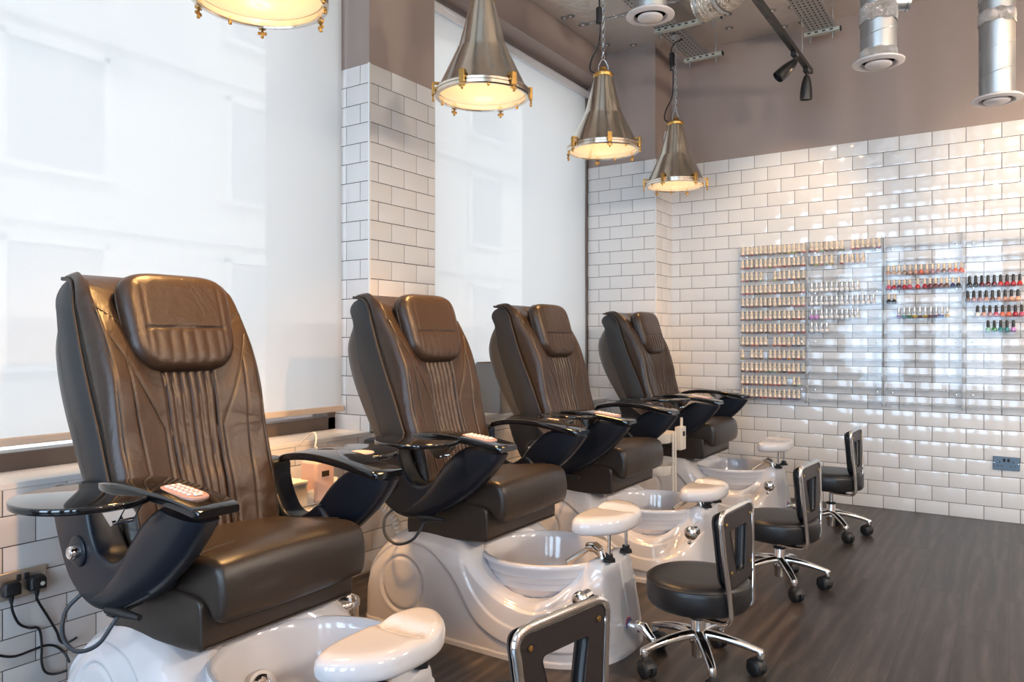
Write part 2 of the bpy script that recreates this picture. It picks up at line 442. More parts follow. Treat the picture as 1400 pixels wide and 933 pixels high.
def tiles(b, O, U, Nn, ulen, ztop, zbot, joint, rowpar=0, joint2=None):
    """bevelled brick-bond tiles on a vertical face: O start point, U direction, Nn normal"""
    O, U, Nn = Vector(O), Vector(U), Vector(Nn)
    rnd = random.Random(int(ulen * 1000) + int(ztop * 100))
    z1 = ztop; row = rowpar
    while z1 > zbot + .004:
        z0 = max(zbot, z1 - TH)
        off = joint + (TW / 2 if row % 2 else 0)
        u = off - math.ceil((off) / TW) * TW - TW
        while u < ulen:
            a, c = max(0, u), min(ulen, u + TW)
            if c - a > .012:
                g = .0019; a0, c0, zz0, zz1 = a + g, c - g, z0 + g, z1 - g
                bw = .010; h0, h1 = .0030, .0052
                la = bw if u >= 0 else .0; lc = bw if u + TW <= ulen else .0
                lb = bw if z1 - z0 > TH * .9 else .002
                t1, t2 = rnd.uniform(-.00022, .00022), rnd.uniform(-.00012, .00012)
                def P(uu, zz, h): 
                    return b.bm.verts.new(O + U * uu + Vector((0, 0, zz)) + Nn * h)
                lo = [P(a0, zz0, 0), P(c0, zz0, 0), P(c0, zz1, 0), P(a0, zz1, 0)]
                ou = [P(a0, zz0, h0), P(c0, zz0, h0), P(c0, zz1, h0), P(a0, zz1, h0)]
                inn = [P(a0 + la, zz0 + lb, h1 - t1 - t2), P(c0 - lc, zz0 + lb, h1 + t1 - t2), P(c0 - lc, zz1 - bw, h1 + t1 + t2), P(a0 + la, zz1 - bw, h1 - t1 + t2)]
                for i in range(4):
                    j = (i + 1) % 4
                    for A, B_ in ((lo, ou), (ou, inn)):
                        f = b.f([A[i], A[j], B_[j], B_[i]])
                        if f: f.smooth = False
                f = b.f(inn)
                if f: f.smooth = False
            u += TW
        z1 -= TH; row += 1

def struct(o): o['kind'] = 'structure'; return o

# floor
b = MB(); b.box((.3, 1.1, -.05), (7.4, 10.2, .1)); struct(b.build('floor', M['floor']))
# ceiling with foil faced boards, seams and fixing washers
b = MB(); b.box((.3, 1.1, ZC + .06), (7.4, 10.2, .12)); ceil = struct(b.build('ceiling', M['foil']))
for i, x in enumerate((-1.45, -.2, 1.05, 2.3)):
    b = MB(); b.box((x, 1.1, ZC - .0012), (.06, 9.9, .002)); b.build('seam_tape', M['foiltape'], ceil)
for y in (1.2, 3.6, 4.95):
    b = MB(); b.box((.3, y, ZC - .0016), (6.0, .05, .002)); b.build('seam_tape', M['foiltape'], ceil)
pins = [(772, 24), (780, 22), (797, 33), (829, 61), (866, 61), (995, 19), (997, 38), (1083, 9), (1055, 14), (1097, 30), (1072, 36)]
for px, py in pins:
    p = at(px, py, Z=ZC)
    b = MB(); b.lathe([(.032, 0), (.030, -.004), (.012, -.006), (.011, -.004), (0, -.004)], (p.x, p.y, ZC), 20); b.mi = 1; b.lathe([(.012, -.004), (.010, -.011), (0, -.012)], (p.x, p.y, ZC), 12)
    b.build('fixing_washer', [M['washer'], M['ventwhite']], ceil)
# back wall
b = MB()
b.box((.6, YB + .1, ZC / 2), (6.4, .2, ZC)); b.mi = 1
b.box((.6, YB - .0012, ZT / 2), (6.0, .0024, ZT)); b.mi = 2
XJ = -2.061
tiles(b, (XP, YB - .0024, 0), (1, 0, 0), (0, -1, 0), 3.6 - XP, ZT, 0, XJ - XP)
b.bm.normal_update()
struct(b.build('wall_back', [M['paint'], M['grout'], M['tile']], normals=False))
# window wall: apron, column, pilaster, beam
b = MB()
b.box((XW - .25, 1.1, ZS / 2 - .011), (.5, 10.2, ZS - .022))                       # apron
b.box(((XW - 3.6) / 2, (Y1 + Y2) / 2, (ZS + ZC) / 2), (XW + 3.6, Y2 - Y1, ZC - ZS))   # column
b.box(((XP - 3.6) / 2, (YP + YB) / 2, ZC / 2), (XP + 3.6, YB - YP, ZC))                  # corner pilaster
for ya_, yb_ in ((-1.4, Y1), (Y2, YP)): b.box(((XW - 3.3) / 2, (ya_ + yb_) / 2, (ZH + ZC) / 2), (XW + 3.3, yb_ - ya_, ZC - ZH))   # beams over the windows
b.box((XW - .25, -2.6, (ZC + ZS) / 2), (.5, 2.4, ZC - ZS))                                         # pier behind the viewpoint
b.mi = 1
e = .0024
b.box((XW + e / 2, 1.1, ZS / 2), (e, 9.0, ZS))
b.box((XW + e / 2, (Y1 + Y2) / 2, (ZS + ZT) / 2), (e, Y2 - Y1, ZT - ZS))
b.box(((XW - 3.2) / 2, Y1 - e / 2, (ZS + ZT) / 2), (XW + 3.2, e, ZT - ZS))
b.box(((XP - 3.2) / 2, YP - e / 2, ZT / 2), (XP + 3.2, e, ZT))
b.box((XP + e / 2, (YP + YB) / 2, ZT / 2), (e, YB - YP, ZT))
b.mi = 2
tiles(b, (XW + e, -1.3, 0), (0, 1, 0), (1, 0, 0), YP + 1.3, ZS - .004, 0, 1.116 + 1.3)
tiles(b, (XW + e, Y1, 0), (0, 1, 0), (1, 0, 0), Y2 - Y1, ZT, ZS, 2.979 - Y1)
tiles(b, (-3.1, Y1 - e, 0), (1, 0, 0), (0, -1, 0), 3.1 + XW, ZT, ZS, 3.1 - 2.831)
tiles(b, (-3.1, YP - e, 0), (1, 0, 0), (0, -1, 0), 3.1 + XP, ZT, 0, 3.1 - 2.433)
tiles(b, (XP + e, YP, 0), (0, 1, 0), (1, 0, 0), YB - YP, ZT, 0, .118)
struct(b.build('wall_left', [M['paint'], M['grout'], M['tile']], normals=False))
# edge trims on the tiled outside corners and top edges
def trim(i, c, d): 
    b = MB(); b.box(c, d); struct(b.build('trim_%d' % i, M['tiletrim'], bevel=.001))
trim(1, (XW + .005, Y1 - .005, (ZS + ZT) / 2), (.010, .010, ZT - ZS))
trim(2, (XP + .005, YP - .005, ZT / 2), (.010, .010, ZT))
# sills (tiled white)
b = MB(); b.box((-2.93, (-1.4 + Y1) / 2, ZS - .008), (.34, Y1 + 1.4, .022)); struct(b.build('trim_3', M['tiletrim'], bevel=.003))
b = MB(); b.box((-2.93, (Y2 + YP) / 2, ZS - .008), (.34, YP - Y2, .022)); struct(b.build('trim_4', M['tiletrim'], bevel=.003))
# windows: frames with panes
def window(i, ya, yb, mull):
    w = empty('window_%d' % i, (-3.06, (ya + yb) / 2, ZS)); struct(w)
    b = MB(); hy = (yb - ya) / 2; H = ZH - ZS
    b.box((0, 0, .035), (.09, 2 * hy, .07)); b.box((0, 0, H - .035), (.09, 2 * hy, .07))
    b.box((0, -hy + .03, H / 2), (.09, .06, H)); b.box((0, hy - .03, H / 2), (.09, .06, H))
    for m in mull: b.box((0, m - (ya + yb) / 2, H / 2), (.07, .05, H))
    b.build('window_frame', M['frame'], w, bevel=.004)
    b = MB(); b.box((-.01, 0, H / 2), (.008, 2 * hy - .1, H - .12)); b.build('window_pane', M['glass'], w)
window(1, -1.4, Y1, [.5]); window(2, Y2, YP, [])
w2 = [o for o in COL.objects if o.name == 'window_2'][0]
b = MB(); b.box((.105, (YP - Y2) / 2 - .016, (ZH - ZS) / 2), (.035, .020, ZH - ZS)); b.build('jamb_strip', M['frame'], w2, bevel=.002)
# roller blinds
def blind(ya, yb, zb, label):
    t = empty('roller_blind', (XG, (ya + yb) / 2, zb)); tag(t, label, 'blind', 'roller blinds over the windows')
    h = (yb - ya) / 2; H = 3.235 - zb
    b = MB(); rows = []
    for i in range(13):
        rows.append([(.002 * math.sin(i * .9 + j * .5) , -h + 2 * h * j / 24, H * i / 12) for j in range(25)])
    b.grid(rows); b.build('blind_fabric', M['blind'], t)
    b = MB(); b.box((0, 0, -.012), (.022, 2 * h + .02, .03)); b.build('bottom_bar', M['blindbar'], t, bevel=.006)
    b = MB(); b.cyl((.01, -h - .02, H + .02), (.01, h + .02, H + .02), .032, 24); b.build('roller_tube', M['litalu'], t)
    b = MB(); b.box((.04, 0, H - .01), (.012, 2 * h + .03, .032)); b.build('fascia_rail', M['litalu'], t, bevel=.004)
    return t
zb1 = at(470, 555, X=XG).z
blind(-1.3, Y1 - .025, zb1, 'broad white roller blind behind the chair next to the plug socket')
blind(Y2 + .02, YP - .035, zb1 - .02, 'white roller blind between the tiled column and the corner, behind the grey box')
# walls behind the viewpoint (shop front) and to the side
b = MB(); b.box((XR + .1, 1.1, ZC / 2), (.2, 10.2, ZC)); struct(b.build('wall_right', M['paint']))
b = MB(); b.box((.3, YF - .1, .15), (7.4, .2, .3)); b.box((.3, YF - .1, 3.25), (7.4, .2, .64)); b.box((-2.95, YF - .1, ZC / 2), (.5, .2, ZC)); b.box((3.3, YF - .1, ZC / 2), (.8, .2, ZC))
b.box((-1.35, YF + .1, 1.6), (.5, .06, 3.2)); b.box((.25, YF + .1, 1.6), (.7, .06, 3.2)); b.box((1.75, YF + .1, 1.6), (.5, .06, 3.2))  # unseen piers added to block part of the shop-front light and its reflection
struct(b.build('wall_front', M['paint']))
w = struct(empty('window_3', (0, YF, .3)))
b = MB()
for x in (-2.68, -1.3, .1, 1.5, 2.88): b.box((x, .0, 1.31), (.08, .1, 2.62))
for z in (.03, 1.85, 2.6): b.box((.1, 0, z), (5.6, .1, .06))
b.build('window_frame', M['frame'], w)
b = MB(); b.box((.1, -.03, 1.31), (5.6, .008, 2.6)); b.build('window_pane', M['glass'], w)

# ------------------------------------------------------------------ street outside
b = MB(); b.box((-20, 2, -.25), (34, 60, .1)); struct(b.build('pavement', M['asphalt']))
bd = empty('townhouse', (-13, 4, -.2)); tag(bd, 'pale rendered building across the street seen faintly through the blinds', 'building')
b = MB(); b.box((-1, 0, 5.5), (2, 34, 11)); b.build('facade_wall', M['render'], bd)
for fl in range(3):
    b = MB(); b.box((.08, 0, 3.4 + fl * 3.2), (.16, 34, .22)); b.build('string_course', M['render'], bd)
    for k in range(8):
        y = -14 + k * 4
        b = MB(); b.box((.03, y, 2.0 + fl * 3.2), (.06, 1.5, 1.9)); wf = b.build('window', M['facadeglass'], bd)
        b = MB(); b.box((.09, y - .8, 2.0 + fl * 3.2), (.1, .1, 2.1)); b.box((.09, y + .8, 2.0 + fl * 3.2), (.1, .1, 2.1)); b.box((.12, y, .95 + fl * 3.2), (.2, 1.8, .1)); b.box((.09, y, 3.0 + fl * 3.2), (.1, 1.7, .1))
        b.build('window_surround', M['tiletrim'], wf)

# ------------------------------------------------------------------ pedicure spa chair (built round X = -2, y = 0 of its own)
OX = (2.0, 0, 0)
def curve1(pts, n=400):
    """smooth y(x) through points given by increasing x"""
    c = cat(pts, n); xs = [p[0] for p in c]; ys = [p[1] for p in c]
    return lambda x: float(np.interp(x, xs, ys))

def make_base(root):
    xr, xf, W = -2.365, -1.205, .335
    crest = curve1([(-2.02, .420), (-1.93, .415), (-1.85, .395), (-1.78, .350), (-1.71, .290), (-1.63, .238), (-1.53, .212), (-1.44, .228), (-1.385, .280), (-1.335, .342), (-1.28, .362), (-1.23, .355), (-1.20, .335)])
    ridge1 = curve1([(-2.35, .10), (-2.30, .21), (-2.23, .295), (-2.15, .345), (-2.07, .358), (-1.97, .345), (-1.88, .30), (-1.81, .235), (-1.74, .14), (-1.66, .085), (-1.56, .06), (-1.40, .055), (-1.2, .06)])
    ridge2 = curve1([(-2.35, .50), (-2.0, .50), (-1.90, .455), (-1.83, .40), (-1.77, .32), (-1.70, .255), (-1.60, .205), (-1.48, .185), (-1.38, .21), (-1.30, .26), (-1.24, .30), (-1.19, .30)])
    ridge3 = curve1([(-2.35, .55), (-2.0, .55), (-1.90, .50), (-1.83, .40), (-1.76, .26), (-1.68, .175), (-1.58, .13), (-1.45, .12), (-1.36, .145), (-1.28, .2), (-1.22, .25), (-1.19, .26)])
    def zc(x): return .08 + .34 * math.sqrt(max(0, 1 - ((x + 2.02) / .346) ** 2)) if x < -2.02 else crest(x)
    bowl_o = lambda r: float(np.interp(r, [0, .10, .17, .22, .246, .262], [.07, .075, .105, .185, .265, .315]))
    def hw(x):
        w = W
        if x < xr + .12: w *= max(0, 1 - ((xr + .12 - x) / .12) ** 3) ** (1 / 3)
        nf = xf - .42
        if x > nf: w *= max(0, 1 - ((x - nf) / .42) ** 2.5) ** (1 / 2.5)
        return max(w, .012)
    NX, NZ, NT = 180, 90, 26
    rows = []
    for i in range(NX + 1):
        x = (xr + xf) / 2 - (xf - xr) / 2 * math.cos(math.pi * i / NX)
        c = zc(x); h = hw(x); g = sstep(-1.47, -1.33, x)
        half = []
        for k in range(NZ + 1):
            f = k / NZ; z = c * f
            y = h * (1 - .07 * f ** 2)
            top = min(h, .135)
            y = y + (min(top, y) - y) * g * sstep(.30, 1.0, f) ** 1.1
            rnd = (1 - f) * c
            wr = .10 * (1 - sstep(-1.95, -1.72, x)) + .035
            if rnd < wr: y -= min(wr * .9, h * .35) * (1 - math.sqrt(max(0, 1 - (1 - rnd / wr) ** 2)))
            fade = sstep(xr, xr + .1, x) * (1 - sstep(-1.215, -1.207, x))
            y += (.010 * sstep(.008, -.008, 0) * 0)
            y += fade * (-.011 * (1 - sstep(-.007, .007, z - ridge1(x))) + .007 * (1 - sstep(-.005, .005, z - ridge2(x))) + .006 * (1 - sstep(-.005, .005, z - ridge3(x))) - .006)
            r = math.hypot(x + 2.1, z - .19)
            y += fade * (-.007 * math.exp(-((r - .108) / .006) ** 2) + .002 * math.exp(-((r - .122) / .008) ** 2))
            if z < .02: y += .004
            xx = x - .055 * f * sstep(-1.42, xf, x)
            half.append((xx, y, z))
        x1, y1, _ = half[-1]
        for k in range(1, NT + 1):
            t = k / NT; y = y1 * (1 - t)
            r = math.hypot(x1 + 1.59, y)
            z = c + (.008 * math.sin(math.pi / 2 * t) if x < -1.85 else 0)
            if r < .262: z = min(z, bowl_o(r))
            half.append((x1, y, z))
        rows.append([(x_, -y_, z_) for x_, y_, z_ in half] + [(x_, y_, z_) for x_, y_, z_ in reversed(half[:-1])])
    b = MB(); V = b.grid(rows); b.cap(V[0]); b.cap(V[-1], True)
    base = b.shift(OX).build('tub_base', M['acrylic'], root, angle=60)
    # basin
    b = MB()
    outer = [(.0, .082), (.10, .087), (.17, .117), (.205, .165), (.222, .197), (.226, .199), (.233, .218), (.237, .220), (.243, .242), (.247, .244), (.251, .268), (.255, .270), (.258, .292), (.261, .294), (.263, .318), (.272, .326), (.275, .336), (.270, .345), (.260, .346), (.252, .338)]
    inner = [(.247, .315), (.236, .26), (.216, .20), (.185, .155), (.13, .128), (.0, .122)]
    b.lathe(outer + inner, (-1.59, 0, 0), 64)
    bowl = b.shift(OX).build('basin', M['bowl'], root, angle=50)
    # jet on the inner wall of the basin, on the seat side
    m = Matrix.Rotation(R(62), 3, 'Y')
    c = Vector((-1.79, -.02, .20))
    b = MB(); b.lathe([(.050, -.01), (.050, .012), (.046, .018), (.036, .018)], c, 28, m.to_4x4().to_3x3())
    jet = b.shift(OX).build('jet_ring', M['ventwhite'], bowl)
    b = MB(); b.lathe([(.036, .010), (.035, .022), (.026, .026), (.022, .018), (.016, .018), (.012, .027), (0, .028)], c, 28, m)
    for k in range(8):
        a = k * math.pi / 4; b.cyl(c + m @ Vector((.024 * math.cos(a), .024 * math.sin(a), .015)), c + m @ Vector((.024 * math.cos(a), .024 * math.sin(a), .0275)), .004, 8)
    b.shift(OX).build('jet_nozzle', M['chrome'], bowl)
    # hand shower lying over the rim by the footrest
    b = MB(); b.tube([(-1.315, -.06, .385), (-1.34, -.055, .395), (-1.375, -.05, .39)], [.020, .021, .017], 16)
    b.tube([(-1.365, -.05, .388), (-1.40, -.085, .360), (-1.43, -.12, .335)], [.010, .011, .012], 12)
    b.cyl((-1.30, -.06, .345), (-1.315, -.06, .385), .016, 16)
    b.shift(OX).build('hand_shower', M['chrome'], root)
    # pneumatic knob on the near flank
    b = MB(); m = Matrix.Rotation(R(90), 3, 'X')
    b.lathe([(.0, .046), (.018, .045), (.028, .040), (.033, .030), (.033, .018), (.027, .012), (.027, -.03)], (-1.272, -.275, .272), 32, m)
    b.lathe([(.009, .02), (.009, .026), (0, .028)], (-1.272, -.295, .233), 14, m)
    b.shift(OX).build('control_knob', M['chrome'], root)
    # drain tap on the nose
    n0 = Vector((-1.235, .0, .10))
    b = MB(); m = Matrix.Rotation(R(90), 3, 'Y')
    b.lathe([(.030, -.02), (.030, .012), (.024, .014)], n0, 24, m); rg = b.shift(OX).build('tap_ring', M['red'], root)
    b = MB(); b.lathe([(.0255, .0125), (.0255, .0145), (.018, .0148)], n0, 24, m); b.shift(OX).build('tap_disc', M['blue'], rg)
    b = MB(); b.cyl(n0 + Vector((.01, 0, 0)), n0 + Vector((.055, 0, 0)), .019, 20)
    b.tube([n0 + Vector((.045, 0, .006)), n0 + Vector((.075, -.004, .004)), n0 + Vector((.115, -.012, -.030)), n0 + Vector((.125, -.014, -.042))], [.018, .021, .015, .011], 16)
    b.shift(OX).build('drain_tap', M['chrome'], root)

def make_footrest(root, dz):
    b = MB()
    def bound(a):
        # straight side to the seat, round side to the nose
        c, s_ = math.cos(a), math.sin(a)
        e = 3.2; k = (abs(c) ** e + abs(s_) ** e) ** (-1 / e)
        u, v = c * k, s_ * k * .205
        u = .055 * u if u < 0 else .135 * math.sqrt(max(0, 1 - (abs(v) / .215) ** 2.3)) * min(1, u * 1.02)
        return u, v
    def rel(u, v, r): return -.016 * math.exp(-((v - .045) / .022) ** 2) * (1 - r ** 3) + .006 * sstep(.04, .1, v)
    b.pillow(bound, .036, .032, Matrix.Translation((-1.335, 0, .498 + dz)), p=12, q=2.5, na=72, relief=rel)
    fr = b.shift(OX).build('footrest', M['acrylic'], root, angle=60)
    rods = []
    for y in (-.075, .075):
        b = MB(); b.cyl((-1.27, y, .355), (-1.27, y, .475 + dz), .0065, 14); rod = b.shift(OX).build('support_rod', M['chrome'], root)
        b = MB(); b.lathe([(.026, .356), (.026, .366), (.020, .370), (.016, .370), (.016, .384), (.0, .385)], (-1.27, y, 0), 6)
        b.shift(OX).build('rod_clamp', M['black'], rod)
        rods.append(rod)
    return fr

def make_seat(root):
    b = MB()
    prof = cat([(-2.09, .555), (-2.08, .595), (-2.03, .612), (-1.90, .624), (-1.78, .637), (-1.70, .643), (-1.655, .630), (-1.637, .595), (-1.632, .545), (-1.640, .500), (-1.658, .484), (-1.683, .490), (-1.700, .512), (-1.730, .527), (-1.80, .524), (-1.90, .518), (-2.05, .513), (-2.08, .525)], 84, True)
    def crown(u, v, y):
        k = 1 - (y / .25) ** 2
        v2 = v + (.016 * k if v > .57 else .016 * k * sstep(.53, .57, v))
        u2 = u + (.014 * k if u > -1.66 else 0)
        return u2, v2
    b.slab(prof, -.254, .254, .022, 'y', crown, 5)
    seat = b.shift(OX).build('seat_cushion', M['leatherseat'], root, angle=70)
    # seams: side welts and the cross seams on top
    for s in (-1, 1):
        b = MB(); b.tube([(u, s * .240, v + .0005) for u, v in [(-1.95, .618), (-1.85, .631), (-1.745, .643)]], .0022, 6); b.shift(OX).build('seat_seam', M['piping'], seat)
        b = MB(); b.tube([(u, s * .2385, v) for u, v in cat([(-1.76, .6385), (-1.70, .6405), (-1.658, .624), (-1.640, .590), (-1.634, .545), (-1.643, .505)], 24)], .0024, 6)
        b.shift(OX).build('seat_seam', M['piping'], seat)
    b = MB()
    b.tube([(-1.765, y, .6375 + .016 * (1 - (y / .25) ** 2) + .001) for y in np.linspace(-.235, -.12, 6)], .0022, 6)
    b.shift(OX).build('seat_stitching', M['piping'], seat)
    # skirt hanging round the seat frame
    b = MB()
    sk = cat([(-2.125, .40), (-2.12, .47), (-2.10, .53), (-1.9, .54), (-1.735, .54), (-1.710, .52), (-1.705, .46), (-1.706, .412), (-1.718, .400), (-1.85, .392), (-2.0, .384), (-2.10, .381)], 70, True)
    def warp(u, v, y):
        w = .006 * math.sin(u * 31 + 1) * math.sin(v * 40) 
        return u, v + w
    b.slab(sk, -.264, .264, .009, 'y', warp, 4)
    sk_o = b.shift(OX).build('seat_skirt', M['leatherseat'], root, angle=60)
    b = MB()
    for s in (-1, 1): b.tube([(-1.714, s * .2575, z) for z in (.405, .45, .53)], .0022, 6)
    b.tube([(-1.7035, y, .412) for y in np.linspace(-.25, .25, 8)], .0022, 6)
    b.shift(OX).build('skirt_hem', M['piping'], sk_o)
    # pedestal under the seat and the hose loop
    b = MB(); b.box((-1.95, 0, .465), (.30, .34, .10)); b.shift(OX).build('seat_frame', M['blackmetal'], root, bevel=.01)
    b = MB(); b.tube(cat([(-2.13, -.345, .50), (-2.145, -.38, .46), (-2.12, -.40, .405), (-2.06, -.395, .375), (-1.995, -.37, .40), (-1.965, -.33, .47), (-1.96, -.27, .49)], 40), .0058, 10)
    b.shift(OX).build('air_hose', M['cordgrey'], root)
    b = MB(); b.tube([(-1.99, -.35, .485), (-1.93, -.345, .488), (-1.86, -.335, .486)], [.010, .013, .008], 10); b.box((-1.97, -.34, .478), (.03, .03, .012)); b.shift(OX).build('hose_clip', M['black'], root)
    b = MB(); b.box((-2.09, -.22, .463), (.085, .06, .03)); b.shift(OX).build('control_box', M['black'], root, bevel=.004)

def make_arm(root, s):
    A0 = .262; A1 = .352         # inner and outer face
    y0, y1 = (A0, A1) if s > 0 else (-A1, -A0)
    body = cat([(-2.295, .775), (-2.280, .69), (-2.245, .61), (-2.195, .535), (-2.12, .488), (-2.04, .474), (-1.95, .492), (-1.86, .530), (-1.80, .565), (-1.82, .62), (-1.865, .665), (-1.92, .635), (-1.975, .612), (-2.035, .625), (-2.075, .68), (-2.095, .735), (-2.105, .785), (-2.2, .79)], 90, True)
    b = MB(); b.slab(body, y0, y1, .014, 'y', None, 4)
    pan = b.shift(OX).build('arm_panel', M['armplastic'], root, angle=50)
    # front limb: sweeps up and out to carry the arm pad
    lo = cat([(-2.10, .482), (-2.0, .478), (-1.88, .520), (-1.76, .585), (-1.655, .672), (-1.595, .742), (-1.58, .768)], 30)
    up = cat([(-2.02, .52), (-1.985, .565), (-1.93, .62), (-1.885, .68), (-1.84, .730), (-1.79, .768), (-1.75, .786)], 30)
    b = MB(); rows = []
    for i in range(30):
        t = i / 29; L = np.array(lo[i]); U = np.array(up[i]); ring = []
        off = .002 + .010 * sstep(.1, .5, t); th = .045 - .004 * t
        cy = (A0 + A1) / 2 + off
        for j in range(28):
            a = 2 * math.pi * j / 28
            c, q = math.cos(a), math.sin(a)
            e = 3.2; k = (abs(c) ** e + abs(q) ** e) ** (-1 / e)
            p = (L + U) / 2 + (U - L) / 2 * c * k
            ring.append((p[0], s * (cy + th * q * k + .006 * (1 - (c * k) ** 2) * (1 if q > 0 else 0)), p[1]))
        rows.append(ring)
    V = b.grid(rows, close_v=True); b.cap(V[0]); b.cap(V[-1], True)
    b.shift(OX).build('arm_strut', M['armplastic'], root, angle=60)
    # knob on the outside of the panel
    m = Matrix.Rotation(R(90 if s < 0 else -90), 3, 'X'); k = (-2.135, s * A1, .618)
    b = MB(); b.lathe([(.043, -.004), (.043, .004), (.039, .007), (.020, .008), (0, .008)], k, 32, m); kn = b.shift(OX).build('knob_plate', M['armplastic'], root)
    b = MB(); b.lathe([(.0185, .004), (.0185, .022), (.016, .0255), (.011, .024), (.006, .0265), (0, .027)], k, 24, m); b.shift(OX).build('knob', M['chrome'], kn)
    # glossy arm pad
    yin = curve1([(-2.095, .285), (-2.05, .266), (-1.95, .250), (-1.80, .238), (-1.66, .235), (-1.58, .238), (-1.57, .242)])
    yout = curve1([(-2.095, .325), (-2.05, .350), (-1.95, .372), (-1.80, .372), (-1.68, .362), (-1.58, .357), (-1.57, .352)])
    b = MB(); rows = []
    def arch(x):
        t = min(1, max(0, (x + 2.09) / .51)); return .787 + .034 * math.sin(math.pi * t ** .8)
    for i in range(41):
        x = -2.093 + (.513) * i / 40
        ends = min(1, (i + .35) / 3, (40 - i + .6) / 1.5)
        yi, yo = yin(x), yout(x); zc_ = arch(x); tk = .0125 * (.55 + .45 * ends); rr = .005
        if i in (0, 40): yi += .004; yo -= .004
        ring = [(yi, -tk + rr), (yi + .0015, -tk + .0015), (yi + rr, -tk), (yo - rr, -tk), (yo - .0015, -tk + .0015), (yo, -tk + rr), (yo, tk - rr), (yo - .0015, tk - .0015), (yo - rr, tk), ((yi + yo) / 2, tk + .001), (yi + rr, tk), (yi + .0015, tk - .0015), (yi, tk - rr)]
        rows.append([(x, s * y, zc_ + z) for y, z in ring])
    V = b.grid(rows, close_v=True); b.cap(V[0]); b.cap(V[-1], True)
    pad = b.shift(OX).build('arm_pad', M['gloss'], root, angle=50)
    # swivelling manicure tray with its bracket
    c = (-1.905, .452)
    ring = []
    for i in range(64):
        a = 2 * math.pi * i / 64
        u, v = .168 * math.cos(a), .158 * math.sin(a)
        v = max(v, -.115 + .10 * (u))
        ring.append((c[0] + u, s * (c[1] + v)))
    b = MB(); b.slab(ring, .800, .818, .005, 'z', None, 3)
    tr = b.shift(OX).build('side_tray', M['gloss'], root, angle=50)
    if s > 0:
        b = MB(); b.lathe([(.047, .8155), (.047, .821), (.043, .8215), (.041, .8195), (0, .8193)], (-1.83, .418, 0), 36); b.shift(OX).build('cup_holder', M['pinkcase'], tr)
    b = MB(); b.prism([(-1.90, .80), (-1.76, .80), (-1.80, .755), (-1.825, .745)], 'y', s * .385, s * .389)
    b.prism([(-1.90, .80), (-1.76, .80), (-1.80, .755), (-1.825, .745)], 'y', s * .425, s * .429)
    b.box((-1.83, s * .407, .797), (.14, .045, .005)); b.cyl((-1.812, s * .38, .755), (-1.812, s * .434, .755), .006, 12)
    b.box((-1.99, s * .46, .795), (.05, .03, .008))
    b.shift(OX).build('tray_bracket', M['chrome'], tr)
    if s < 0:
        b = MB(); pl = [(-1.715 + u, -.303 + v) for u, v in [rrect(.072, .034, .02)(2 * math.pi * i / 40) for i in range(40)]]
        b.slab(pl, .812, .8225, .004, 'z', None, 3)
        for v in b.bm.verts: v.co.z -= (v.co.x + 1.715) * .10 - .002
        rc = b.shift(OX).build('remote_control', M['remote'], pad, angle=50)
        b = MB()
        for i in range(6):
            for j in range(3):
                x = -1.765 + i * .0185; y = -.318 + j * .0155; z = .8245 - (x + 1.715) * .10 + .001
                b.box((x, y, z + .001), (.011, .009, .005))
        b.box((-1.657, -.303, .8215), (.012, .022, .004))
        b.shift(OX).build('remote_keypad', M['keys'], rc, bevel=.0015)

